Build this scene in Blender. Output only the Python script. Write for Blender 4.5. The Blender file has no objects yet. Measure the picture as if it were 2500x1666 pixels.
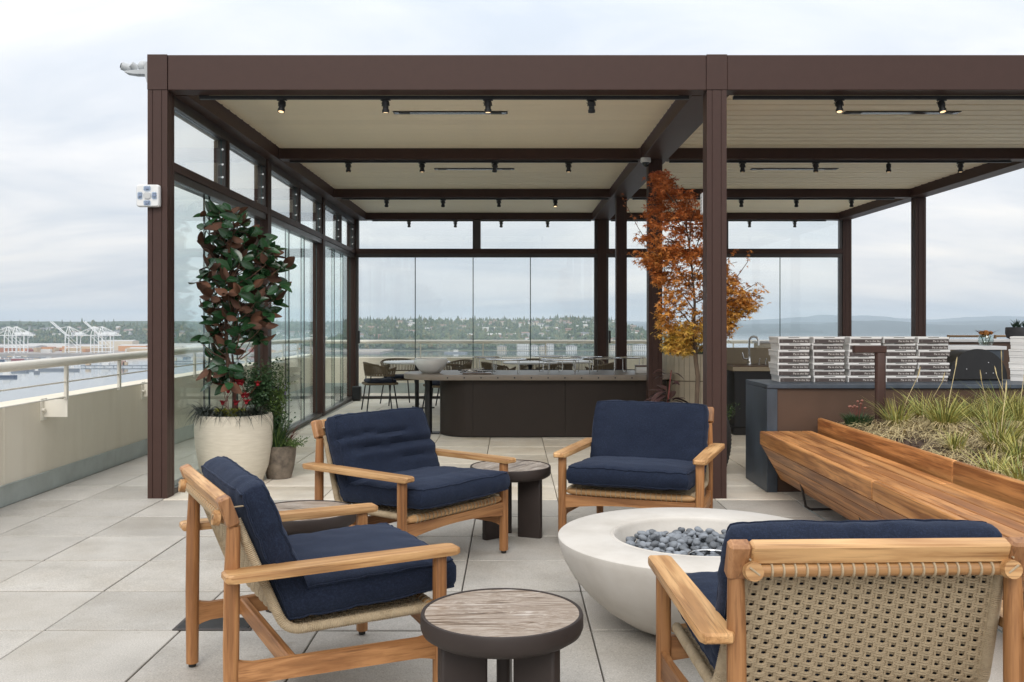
import bpy, bmesh, math, random
from mathutils import Vector, Matrix, noise
R = math.radians
random.seed(11)
SC = bpy.context.scene
COL = SC.collection

# ------------------------------------------------------------------ camera
EYE = 1.37
cam_d = bpy.data.cameras.new('camera'); cam = bpy.data.objects.new('camera', cam_d); COL.objects.link(cam)
cam.location = (0, 0, EYE); cam.rotation_euler = (R(90), 0, 0)
cam_d.sensor_width = 36; cam_d.lens = 36 * 2280 / 2500
cam_d.shift_y = -49 / 2500
cam_d.clip_start = 0.05; cam_d.clip_end = 40000
SC.camera = cam
# ------------------------------------------------------------------ world: high overcast cloud under a Nishita sky
SUN_EL, SUN_AZ = 38, 188        # degrees; azimuth clockwise from +Y
w = bpy.data.worlds.new('World'); SC.world = w; w.use_nodes = True
nt = w.node_tree; nt.nodes.clear()
def wn(t, **k):
    n = nt.nodes.new(t)
    for a, b in k.items(): setattr(n, a, b)
    return n
def wl(a, b): nt.links.new(a, b)
out = wn('ShaderNodeOutputWorld'); bg = wn('ShaderNodeBackground'); wl(bg.outputs[0], out.inputs[0])
sky = wn('ShaderNodeTexSky', sky_type='NISHITA', sun_disc=False)
sky.sun_elevation = R(SUN_EL); sky.sun_rotation = R(SUN_AZ); sky.air_density = 1.0; sky.dust_density = 2.0
tc = wn('ShaderNodeTexCoord'); sp = wn('ShaderNodeSeparateXYZ'); wl(tc.outputs['Generated'], sp.inputs[0])
def wmath(op, a, b=None, c=None, clamp=False):
    n = wn('ShaderNodeMath', operation=op); n.use_clamp = clamp
    for i, v in enumerate((a, b, c)):
        if v is None: continue
        if isinstance(v, (int, float)): n.inputs[i].default_value = v
        else: wl(v, n.inputs[i])
    return n.outputs[0]
zc = wmath('MAXIMUM', sp.outputs[2], 0.0)
den = wmath('ADD', zc, 0.20)
cx_ = wmath('DIVIDE', sp.outputs[0], den); cy_ = wmath('DIVIDE', sp.outputs[1], den)
cmb = wn('ShaderNodeCombineXYZ'); wl(cx_, cmb.inputs[0]); wl(cy_, cmb.inputs[1])
mp = wn('ShaderNodeMapping'); mp.inputs['Rotation'].default_value = (0, 0, R(14)); mp.inputs['Scale'].default_value = (0.62, 1.15, 1); mp.inputs['Location'].default_value = (3.1, 1.7, 0)
wl(cmb.outputs[0], mp.inputs[0])
n1 = wn('ShaderNodeTexNoise'); n1.inputs['Scale'].default_value = 1.7; n1.inputs['Detail'].default_value = 7; n1.inputs['Roughness'].default_value = .52; n1.inputs['Distortion'].default_value = .5
wl(mp.outputs[0], n1.inputs[0])
n2 = wn('ShaderNodeTexNoise'); n2.inputs['Scale'].default_value = .42; n2.inputs['Detail'].default_value = 3
wl(mp.outputs[0], n2.inputs[0])
mixn = wmath('ADD', wmath('MULTIPLY', n1.outputs[0], .62), wmath('MULTIPLY', n2.outputs[0], .38))
cr = wn('ShaderNodeValToRGB'); wl(mixn, cr.inputs[0])
el = cr.color_ramp.elements
el[0].position = .36; el[0].color = (.66, .72, .80, 1)
el[1].position = .46; el[1].color = (.80, .83, .875, 1)
e = el.new(.53); e.color = (.92, .925, .94, 1)
e = el.new(.63); e.color = (1.04, 1.015, .985, 1)
# overcast luminance rises smoothly to the zenith
lum = wmath('MULTIPLY_ADD', zc, 1.25, .885)
cm = wn('ShaderNodeMix', data_type='RGBA', blend_type='MULTIPLY'); cm.inputs[0].default_value = 1
wl(cr.outputs[0], cm.inputs[6])
lc = wn('ShaderNodeCombineColor'); wl(lum, lc.inputs[0]); wl(lum, lc.inputs[1]); wl(lum, lc.inputs[2]); wl(lc.outputs[0], cm.inputs[7])
# clear Nishita sky glimpsed through the thin cloud
sk = wn('ShaderNodeMix', data_type='RGBA', blend_type='MULTIPLY'); sk.inputs[0].default_value = 1
wl(sky.outputs[0], sk.inputs[6]); sk.inputs[7].default_value = (.11, .11, .11, 1)
fm = wn('ShaderNodeMix', data_type='RGBA'); fm.inputs[0].default_value = .93
wl(sk.outputs[2], fm.inputs[6]); wl(cm.outputs[2], fm.inputs[7])
wl(fm.outputs[2], bg.inputs[0]); bg.inputs[1].default_value = 1.0
# ------------------------------------------------------------------ soft sun behind cloud
sd = bpy.data.lights.new('sun', 'SUN'); sd.energy = 1.5; sd.angle = R(28); sd.color = (1, .955, .89)
so = bpy.data.objects.new('sun', sd); COL.objects.link(so)
az = R(SUN_AZ); elv = R(SUN_EL)
dirv = Vector((math.sin(az) * math.cos(elv), math.cos(az) * math.cos(elv), math.sin(elv)))
so.rotation_euler = (-dirv).to_track_quat('-Z', 'Y').to_euler()
# ------------------------------------------------------------------ exposure
vs = SC.view_settings
vs.view_transform = 'Standard'; vs.look = 'None'; vs.exposure = 0.04; vs.gamma = 1; vs.use_curve_mapping = False
SC.render.engine = 'CYCLES'
cy = SC.cycles
cy.use_denoising = True
try: cy.denoiser = 'OPENIMAGEDENOISE'
except Exception: pass
cy.max_bounces = 7; cy.diffuse_bounces = 4; cy.glossy_bounces = 3; cy.transmission_bounces = 6; cy.transparent_max_bounces = 24
cy.volume_bounces = 0; cy.use_light_tree = False; w.cycles.sampling_method = 'MANUAL'; w.cycles.sample_map_resolution = 512; cy.caustics_reflective = False; cy.caustics_refractive = False; cy.sample_clamp_indirect = 6

# ================================================================== materials
MATS = {}
def new_mat(name):
    m = bpy.data.materials.new(name); m.use_nodes = True
    MATS[name] = m
    return m, m.node_tree, m.node_tree.nodes['Principled BSDF']
def lin(c): return (c[0], c[1], c[2], 1)
def L(nt, a, b): nt.links.new(a, b)
def tex(nt, kind='Noise', scale=5, detail=4, rough=.5, vec=None, dist=0):
    n = nt.nodes.new('ShaderNodeTex' + kind)
    n.inputs['Scale'].default_value = scale
    if kind == 'Noise':
        n.inputs['Detail'].default_value = detail; n.inputs['Roughness'].default_value = rough; n.inputs['Distortion'].default_value = dist
    if vec is not None: L(nt, vec, n.inputs['Vector'])
    return n
def coords(nt, scale=(1, 1, 1), kind='Object', rot=(0, 0, 0), rnd=False):
    t = nt.nodes.new('ShaderNodeTexCoord'); m = nt.nodes.new('ShaderNodeMapping')
    m.inputs['Scale'].default_value = scale; m.inputs['Rotation'].default_value = rot
    L(nt, t.outputs[kind], m.inputs[0])
    if rnd:
        oi = nt.nodes.new('ShaderNodeObjectInfo'); mu = nt.nodes.new('ShaderNodeMath'); mu.operation = 'MULTIPLY'; mu.inputs[1].default_value = 37
        L(nt, oi.outputs['Random'], mu.inputs[0]); c = nt.nodes.new('ShaderNodeCombineXYZ')
        for i in range(3): L(nt, mu.outputs[0], c.inputs[i])
        L(nt, c.outputs[0], m.inputs['Location'])
    return m.outputs[0]
def ramp(nt, fac, stops):
    r = nt.nodes.new('ShaderNodeValToRGB'); L(nt, fac, r.inputs[0])
    el = r.color_ramp.elements
    el[0].position, el[0].color = stops[0][0], lin(stops[0][1]); el[1].position, el[1].color = stops[-1][0], lin(stops[-1][1])
    for p, c in stops[1:-1]:
        e = el.new(p); e.color = lin(c)
    return r.outputs[0]
def mixc(nt, fac, a, b, mode='MIX'):
    m = nt.nodes.new('ShaderNodeMix'); m.data_type = 'RGBA'; m.blend_type = mode
    for i, v in ((0, fac), (6, a), (7, b)):
        if isinstance(v, (int, float)): m.inputs[i].default_value = v
        elif isinstance(v, tuple): m.inputs[i].default_value = lin(v)
        else: L(nt, v, m.inputs[i])
    return m.outputs[2]
def bump(nt, bs, h, strength=.3, dist=.01):
    b = nt.nodes.new('ShaderNodeBump'); b.inputs['Strength'].default_value = strength; b.inputs['Distance'].default_value = dist
    L(nt, h, b.inputs['Height']); L(nt, b.outputs[0], bs.inputs['Normal'])
def sc3(c, k): return tuple(min(1, x * k) for x in c)
def hsv_rnd(nt, col, amt=.2):
    """per-object brightness variation"""
    oi = nt.nodes.new('ShaderNodeObjectInfo'); mr = nt.nodes.new('ShaderNodeMapRange')
    mr.inputs['To Min'].default_value = 1 - amt; mr.inputs['To Max'].default_value = 1 + amt
    L(nt, oi.outputs['Random'], mr.inputs[0])
    h = nt.nodes.new('ShaderNodeHueSaturation'); L(nt, mr.outputs[0], h.inputs['Value']); L(nt, col, h.inputs['Color'])
    return h.outputs[0]
def mat(name, c, rough=.5, var=.12, scale=6, metal=0, bs=0, bscale=60, rnd=0, spec=.5, detail=5, stretch=(1, 1, 1), coat=0, rvar=.1):
    m, nt, b = new_mat(name)
    v = coords(nt, stretch)
    n = tex(nt, scale=scale, detail=detail, rough=.6, vec=v)
    col = ramp(nt, n.outputs[0], [(.28, sc3(c, 1 - var)), (.72, sc3(c, 1 + var))])
    if rnd: col = hsv_rnd(nt, col, rnd)
    L(nt, col, b.inputs['Base Color'])
    rr = nt.nodes.new('ShaderNodeMapRange'); rr.inputs['To Min'].default_value = max(.02, rough - rvar); rr.inputs['To Max'].default_value = min(1, rough + rvar)
    L(nt, n.outputs[0], rr.inputs[0]); L(nt, rr.outputs[0], b.inputs['Roughness'])
    b.inputs['Metallic'].default_value = metal; b.inputs['Specular IOR Level'].default_value = spec
    b.inputs['Coat Weight'].default_value = coat
    if bs:
        n2 = tex(nt, scale=bscale, detail=4, rough=.6, vec=v); bump(nt, b, n2.outputs[0], bs, .004)
    return m
def wood(name, c1, c2, axis, rough=.5, fine=1.0, rnd=.12, dark=.55):
    """grain running along one object axis"""
    m, nt, b = new_mat(name)
    s = [22, 22, 22]; s[axis] = 1.3
    v = coords(nt, tuple(x * fine for x in s), rnd=True)
    n = tex(nt, scale=1.0, detail=7, rough=.62, vec=v, dist=.6)
    s2 = [130, 130, 130]; s2[axis] = 4
    v2 = coords(nt, tuple(x * fine for x in s2), rnd=True)
    f = tex(nt, scale=1.0, detail=3, rough=.5, vec=v2)
    col = ramp(nt, n.outputs[0], [(.30, sc3(c2, .74)), (.44, c2), (.58, c1), (.72, sc3(c1, 1.14))])
    pores = ramp(nt, f.outputs[0], [(.30, (dark, dark * .9, dark * .8)), (.46, (1, 1, 1))])
    col = mixc(nt, .8, col, pores, 'MULTIPLY')
    big = tex(nt, scale=2.3, detail=3, vec=coords(nt, (1, 1, 1), rnd=True))
    col = mixc(nt, 1.0, col, ramp(nt, big.outputs[0], [(.3, (.84, .80, .78)), (.7, (1.08, 1.06, 1.05))]), 'MULTIPLY')
    col = hsv_rnd(nt, col, rnd)
    L(nt, col, b.inputs['Base Color']); b.inputs['Roughness'].default_value = rough
    bump(nt, b, f.outputs[0], .12, .002)
    return m

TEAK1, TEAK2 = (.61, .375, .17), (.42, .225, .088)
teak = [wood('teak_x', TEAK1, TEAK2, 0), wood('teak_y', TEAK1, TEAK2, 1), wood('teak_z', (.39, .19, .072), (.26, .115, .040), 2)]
TEAK_SHADED = [wood('teak_shaded_x', (.44, .22, .088), (.29, .13, .046), 0), wood('teak_shaded_y', (.44, .22, .088), (.29, .13, .046), 1)]  # stretchers and front rail: redder teak, darkened with shade put into the colour
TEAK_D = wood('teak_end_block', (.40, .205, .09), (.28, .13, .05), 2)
ipe = [None, wood('bench_wood_long', (.62, .30, .105), (.33, .135, .042), 1, rough=.42, fine=.7, rnd=.26, dark=.45), None]
BRONZE = mat('bronze_powder_coat', (.060, .033, .027), rough=.48, var=.05, scale=14, bs=.05, bscale=700, rvar=.04, spec=.22)
BRONZE_D = mat('dark_bronze_metal', (.045, .036, .033), rough=.38, var=.08, scale=9, bs=.04, bscale=500)
TABLE_M = mat('table_bronze_metal', (.036, .027, .024), spec=.3, rough=.5, var=.08, scale=9, bs=.05, bscale=600)
ISLAND_M = mat('island_laminate', (.026, .0185, .0145), spec=.3, rough=.55, var=.1, scale=5, bs=.04, bscale=300)
ISLAND_TOP = mat('island_stone_top', (.235, .20, .165), rough=.38, var=.1, scale=8, bs=.05, bscale=120)
LOUVRE = mat('louvre_beige', (.92, .82, .63), rough=.55, var=.03, scale=3, bs=.03, bscale=500, rnd=.025)
BLACK = mat('matt_black_metal', (.012, .012, .013), rough=.45, var=.15, scale=10)
BLACK_G = mat('gloss_black_glass', (.012, .016, .018), rough=.12, var=.1, scale=4, rvar=.04)
RUBBER = mat('black_rubber', (.015, .014, .013), rough=.7)
CREAM_PAINT = mat('cream_painted_steel', (.72, .685, .60), rough=.38, var=.04, scale=7, bs=.03, bscale=80)
CABINET_B = mat('black_cabinet', (.012, .013, .016), rough=.5, var=.1)
WHITE_P = mat('white_plastic', (.72, .72, .71), rough=.4, var=.04)
GREY_P = mat('pale_grey_plastic', (.46, .48, .49), rough=.42, var=.06)
CERAMIC = mat('white_glazed_ceramic', (.78, .775, .75), rough=.16, var=.03, rvar=.05)
STEEL = mat('polished_steel', (.62, .62, .61), rough=.18, var=.05, metal=1, rvar=.05)
PAN_M = mat('spun_aluminium', (.88, .89, .90), rough=.13, var=.05, metal=1, rvar=.06)
CARD = mat('white_card', (.70, .69, .67), rough=.7, var=.04, rnd=.04)
LABEL_M = mat('brown_label_print', (.058, .043, .040), rough=.55, var=.08)
PRINT_W = mat('white_print', (.60, .57, .53), rough=.6, var=.02)
SLOT_M = mat('box_slot_dark', (.02, .017, .015), rough=.8)
SOAPSTONE = mat('blue_soapstone', (.052, .066, .085), rough=.46, var=.38, scale=5, bs=.08, bscale=60, stretch=(1, 1, .45), detail=8)
RUST = mat('rust_brown_panel', (.085, .047, .029), rough=.5, var=.12, scale=4)
SOIL = mat('bark_mulch', (.060, .036, .023), rough=.95, var=.6, scale=55, bs=1, bscale=70, detail=8)
TRUNK = mat('bark_grey_brown', (.135, .095, .065), rough=.85, var=.35, scale=40, bs=.6, bscale=90, stretch=(1, 1, .3))
TRUNK_R = mat('bark_red_brown', (.115, .060, .040), rough=.8, var=.3, scale=35, bs=.5, bscale=80, stretch=(1, 1, .3))
NAVY_SEAT = mat('navy_upholstery_far', (.016, .021, .040), rough=.85, var=.1, scale=30)
ROPE_D = mat('dark_taupe_rope', (.155, .118, .075), rough=.8, var=.25, scale=60, bs=.5, bscale=200)
WICKER = mat('tan_wicker', (.36, .235, .125), rough=.75, var=.3, scale=90, bs=.6, bscale=220)
TABLE_W = mat('white_table_top', (.70, .70, .70), rough=.22, var=.03)
ZINC = mat('zinc_flashing', (.46, .51, .50), rough=.42, var=.16, scale=3.2, metal=.55, bs=.05, bscale=30, detail=8)

def stucco():
    m, nt, b = new_mat('cream_stucco')
    v = coords(nt)
    a = tex(nt, scale=1.1, detail=8, rough=.62, vec=coords(nt, (1, 1, .55))); f = tex(nt, scale=90, detail=4, vec=v)
    col = ramp(nt, a.outputs[0], [(.25, (.64, .585, .475)), (.5, (.72, .665, .55)), (.75, (.76, .71, .60))])
    st = tex(nt, scale=1, detail=5, vec=coords(nt, (7, 7, .7)))
    col = mixc(nt, .28, col, ramp(nt, st.outputs[0], [(.30, (.84, .82, .79)), (.5, (1, 1, 1))]), 'MULTIPLY')
    L(nt, col, b.inputs['Base Color']); b.inputs['Roughness'].default_value = .85; bump(nt, b, f.outputs[0], .35, .004)
    return m
STUCCO = stucco()
def paver(name, c, fleck, warm):
    m, nt, b = new_mat(name)
    v = coords(nt, rnd=True)
    a = tex(nt, scale=3.2, detail=7, rough=.65, vec=v)
    col = ramp(nt, a.outputs[0], [(.25, sc3(c, .84)), (.5, c), (.78, sc3(c, 1.10))])
    f = tex(nt, scale=170, detail=2, vec=v)
    col = mixc(nt, fleck, col, ramp(nt, f.outputs[0], [(.30, (.70, .69, .66)), (.48, (1, 1, 1)), (.60, (1, 1, 1)), (.70, (1.35, 1.35, 1.33))]), 'MULTIPLY')
    d = tex(nt, scale=1.3, detail=6, rough=.7, vec=v)
    col = mixc(nt, .8, col, ramp(nt, d.outputs[0], [(.34, sc3(warm, .92)), (.54, (1, 1, 1))]), 'MULTIPLY')
    sp2 = tex(nt, scale=9, detail=3, rough=.5, vec=v)
    col = mixc(nt, .7, col, ramp(nt, sp2.outputs[0], [(.24, (.72, .69, .64)), (.30, (1, 1, 1))]), 'MULTIPLY')
    col = hsv_rnd(nt, col, .09)
    L(nt, col, b.inputs['Base Color'])
    r = nt.nodes.new('ShaderNodeMapRange'); r.inputs['To Min'].default_value = .5; r.inputs['To Max'].default_value = .8; L(nt, a.outputs[0], r.inputs[0]); L(nt, r.outputs[0], b.inputs['Roughness'])
    bump(nt, b, f.outputs[0], .25, .003)
    return m
PAVER = paver('concrete_paver', (.445, .42, .38), .85, (.90, .87, .82))
PAVER_IN = paver('pale_porcelain_paver', (.74, .68, .585), .35, (.88, .83, .75))
JOINT = mat('dark_joint_bed', (.045, .042, .038), rough=.95)
def fabric():
    m, nt, b = new_mat('navy_canvas')
    v = coords(nt)
    f1 = tex(nt, scale=1, detail=3, rough=.7, vec=coords(nt, (420, 90, 90), rnd=True)); f2 = tex(nt, scale=1, detail=3, rough=.7, vec=coords(nt, (90, 420, 420), rnd=True))
    a = nt.nodes.new('ShaderNodeMath'); a.operation = 'ADD'; L(nt, f1.outputs[0], a.inputs[0]); L(nt, f2.outputs[0], a.inputs[1])
    h = nt.nodes.new('ShaderNodeMath'); h.operation = 'MULTIPLY'; h.inputs[1].default_value = .5; L(nt, a.outputs[0], h.inputs[0])
    col = ramp(nt, h.outputs[0], [(.33, (.0065, .0098, .020)), (.5, (.0100, .0152, .031)), (.66, (.022, .033, .066))])
    big = tex(nt, scale=6, detail=6, vec=v)
    col = mixc(nt, .8, col, ramp(nt, big.outputs[0], [(.3, (.80, .82, .86)), (.7, (1.18, 1.15, 1.10))]), 'MULTIPLY')
    L(nt, col, b.inputs['Base Color']); b.inputs['Roughness'].default_value = .9
    b.inputs['Sheen Weight'].default_value = .10; b.inputs['Sheen Roughness'].default_value = .45; b.inputs['Sheen Tint'].default_value = (.55, .68, 1, 1)
    b.inputs['Specular IOR Level'].default_value = .2
    bump(nt, b, h.outputs[0], .5, .0025)
    return m
FABRIC = fabric()
ROPE = mat('beige_rope', (.40, .315, .205), rough=.75, var=.14, scale=70, bs=.5, bscale=420)
def travertine():
    m, nt, b = new_mat('banded_travertine')
    v = coords(nt, (2.4, 24, 1), rnd=True)
    n = tex(nt, scale=1, detail=9, rough=.66, vec=v, dist=1.3)
    col = ramp(nt, n.outputs[0], [(.36, (.075, .052, .037)), (.42, (.17, .122, .088)), (.47, (.29, .225, .172)), (.505, (.47, .405, .345)), (.535, (.21, .155, .115)), (.58, (.34, .27, .21)), (.64, (.62, .57, .52))])
    n2 = tex(nt, scale=1, detail=6, rough=.7, vec=coords(nt, (14, 90, 1), rnd=True), dist=.8)
    col = mixc(nt, .75, col, ramp(nt, n2.outputs[0], [(.30, (.52, .46, .40)), (.45, (1, 1, 1)), (.62, (1, 1, 1)), (.72, (1.28, 1.27, 1.26))]), 'MULTIPLY')
    L(nt, col, b.inputs['Base Color']); b.inputs['Roughness'].default_value = .34; bump(nt, b, n2.outputs[0], .1, .002)
    return m
TRAV = travertine()
def concrete():
    m, nt, b = new_mat('cast_concrete')
    v = coords(nt)
    a = tex(nt, scale=2.5, detail=9, rough=.62, vec=v)
    col = ramp(nt, a.outputs[0], [(.28, (.46, .425, .375)), (.5, (.56, .525, .475)), (.72, (.63, .60, .555))])
    f = tex(nt, scale=60, detail=5, vec=v)
    pit = tex(nt, 'Voronoi', scale=42, vec=v)
    col = mixc(nt, .5, col, ramp(nt, pit.outputs[0], [(.02, (.72, .70, .67)), (.07, (1, 1, 1))]), 'MULTIPLY')
    L(nt, col, b.inputs['Base Color']); b.inputs['Roughness'].default_value = .68; bump(nt, b, f.outputs[0], .08, .004)
    return m
CONCRETE = concrete()
def potmat():
    m, nt, b = new_mat('ribbed_cream_terracotta')
    v = coords(nt, (9, 9, 70))
    a = tex(nt, scale=1, detail=5, rough=.6, vec=v)
    col = ramp(nt, a.outputs[0], [(.3, (.56, .51, .415)), (.7, (.65, .60, .50))])
    L(nt, col, b.inputs['Base Color']); b.inputs['Roughness'].default_value = .85; bump(nt, b, a.outputs[0], .45, .005)
    return m
POT_W = potmat()
POT_B = mat('weathered_brown_pot', (.15, .122, .095), rough=.8, var=.55, scale=14, bs=.6, bscale=50, detail=9)
POT_D = mat('dark_ribbed_pot', (.022, .018, .016), rough=.6, var=.2, bs=.6, bscale=40, stretch=(.2, .2, 3))
POT_G = mat('charcoal_pot', (.055, .055, .06), rough=.7, var=.15, scale=20)
def glass(name, tint, refl=1.0):
    m = bpy.data.materials.new(name); m.use_nodes = True; nt = m.node_tree; nt.nodes.clear()
    o = nt.nodes.new('ShaderNodeOutputMaterial'); mx = nt.nodes.new('ShaderNodeMixShader'); t = nt.nodes.new('ShaderNodeBsdfTransparent'); g = nt.nodes.new('ShaderNodeBsdfGlossy')
    ge = nt.nodes.new('ShaderNodeNewGeometry'); dt = nt.nodes.new('ShaderNodeVectorMath'); dt.operation = 'DOT_PRODUCT'; L(nt, ge.outputs['Normal'], dt.inputs[0]); L(nt, ge.outputs['Incoming'], dt.inputs[1])
    def mth(op, a, b=0.0):
        n = nt.nodes.new('ShaderNodeMath'); n.operation = op
        for i, q in ((0, a), (1, b)):
            if isinstance(q, (int, float)): n.inputs[i].default_value = q
            else: L(nt, q, n.inputs[i])
        return n.outputs[0]
    fres = mth('ADD', mth('MULTIPLY', mth('POWER', mth('SUBTRACT', 1.0, mth('ABSOLUTE', dt.outputs['Value'])), 5.0), .96), .04)   # Schlick, both faces alike
    nz = tex(nt, scale=1.6, detail=3, vec=coords(nt)); tn = ramp(nt, nz.outputs[0], [(.3, sc3(tint, .985)), (.7, tint)]); L(nt, tn, t.inputs[0])
    g.inputs['Roughness'].default_value = .01; g.inputs[0].default_value = (.95, 1, .985, 1)
    mu = nt.nodes.new('ShaderNodeMath'); mu.operation = 'MULTIPLY'; mu.inputs[1].default_value = refl; mu.use_clamp = True
    L(nt, fres, mu.inputs[0]); L(nt, mu.outputs[0], mx.inputs[0]); L(nt, t.outputs[0], mx.inputs[1]); L(nt, g.outputs[0], mx.inputs[2]); L(nt, mx.outputs[0], o.inputs[0])
    MATS[name] = m
    return m
GLASS = glass('clear_green_tint_glass', (.945, .985, .968), .7)
GLASS_UP = glass('clear_glass', (.97, .99, .99), .8)
GLASS_BACK = glass('back_wall_glass', (.982, .995, .993), .6)
GLASS_EDGE = mat('glass_edge_green', (.035, .075, .075), rough=.15, var=.1)
VASE_G = glass('vase_glass', (.88, .92, .92), 1.6)
LEAF_G = mat('magnolia_leaf_green', (.024, .075, .027), rough=.26, var=.35, scale=9, rnd=.35, rvar=.06)
LEAF_B = mat('magnolia_leaf_underside', (.105, .042, .020), rough=.75, var=.3, scale=14, rnd=.3)
GRASS_D = mat('dark_mondo_grass', (.018, .024, .016), rough=.5, var=.3, scale=10)
GREEN1 = mat('bright_green_foliage', (.075, .125, .028), rough=.55, var=.4, scale=18)
GREEN2 = mat('deep_green_foliage', (.030, .072, .024), rough=.55, var=.4, scale=18)
YELLOWG = mat('yellow_green_foliage', (.27, .27, .028), rough=.55, var=.3, scale=18)
RED_F = mat('red_flower', (.34, .012, .022), rough=.6, var=.3, scale=20)
LILAC = mat('lilac_flower', (.26, .20, .42), rough=.6, var=.2, scale=20)
PINK = mat('dusty_pink_flower', (.26, .11, .08), rough=.7, var=.25, scale=20)
GRASS_Y = mat('yellow_green_blade', (.36, .33, .085), rough=.6, var=.4, scale=7)
GRASS_G = mat('fresh_green_blade', (.19, .225, .055), rough=.6, var=.4, scale=7)
STRAW = mat('dry_straw', (.52, .42, .22), rough=.75, var=.35, scale=12)
COLEUS = mat('purple_bronze_leaf', (.060, .030, .030), rough=.45, var=.5, scale=14)
COLEUS2 = mat('olive_bronze_leaf', (.105, .078, .055), rough=.45, var=.4, scale=14)
TWIG_R = mat('red_twig', (.16, .03, .025), rough=.6)
SUCC = mat('blue_green_succulent', (.045, .085, .050), rough=.5, var=.3, scale=20)
PROTEA = mat('orange_protea', (.40, .16, .035), rough=.7, var=.4, scale=40)
PROTEA_L = mat('dried_brown_leaf', (.10, .045, .030), rough=.7, var=.3, scale=20)
TILE_C = mat('cream_glazed_tile', (.50, .435, .33), rough=.32, var=.08, scale=9, rnd=.09)
GROUT = mat('tile_grout', (.20, .165, .12), rough=.9)
GREEN_E = mat('green_ceramic', (.022, .075, .055), rough=.18, var=.15, scale=30)
BEIGE_W = mat('beige_render', (.36, .30, .215), rough=.8, var=.08, scale=3, bs=.1, bscale=60)
WALNUT = mat('walnut_counter', (.115, .066, .040), rough=.3, var=.25, scale=4, stretch=(1, 10, 10))
PEBBLE = mat('blue_grey_pebble', (.165, .18, .20), rough=.6, var=.25, scale=14, bs=.2, bscale=120, rnd=.5)
def lampmat():
    m, nt, b = new_mat('warm_lamp_lens')
    n = tex(nt, scale=30, vec=coords(nt)); c = ramp(nt, n.outputs[0], [(.3, (1, .62, .30)), (.7, (1, .74, .44))])
    m.cycles.emission_sampling = 'NONE'
    L(nt, c, b.inputs['Emission Color']); b.inputs['Emission Strength'].default_value = 1.5; b.inputs['Base Color'].default_value = (.8, .6, .4, 1)
    return m
LAMP = lampmat()
def maplemat():
    m, nt, b = new_mat('maple_autumn_leaf')
    t = nt.nodes.new('ShaderNodeTexCoord'); s = nt.nodes.new('ShaderNodeSeparateXYZ'); L(nt, t.outputs['Object'], s.inputs[0])
    n = tex(nt, scale=3.2, detail=5, rough=.7, vec=t.outputs['Object'])
    a = nt.nodes.new('ShaderNodeMath'); a.operation = 'MULTIPLY_ADD'; L(nt, s.outputs[2], a.inputs[0]); a.inputs[1].default_value = .36; a.inputs[2].default_value = -.40
    z2 = nt.nodes.new('ShaderNodeMath'); z2.operation = 'MULTIPLY_ADD'; L(nt, n.outputs[0], z2.inputs[0]); z2.inputs[1].default_value = .80; L(nt, a.outputs[0], z2.inputs[2])
    col = ramp(nt, z2.outputs[0], [(.20, (.58, .40, .07)), (.34, (.60, .29, .06)), (.52, (.56, .20, .05)), (.76, (.50, .15, .045)), (1.0, (.38, .05, .03))])
    f = tex(nt, scale=55, detail=2, vec=t.outputs['Object'])
    col = mixc(nt, .8, col, ramp(nt, f.outputs[0], [(.3, (.62, .58, .5)), (.65, (1.2, 1.2, 1.1))]), 'MULTIPLY')
    L(nt, col, b.inputs['Base Color']); b.inputs['Roughness'].default_value = .55
    return m
MAPLE = maplemat()

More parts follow.
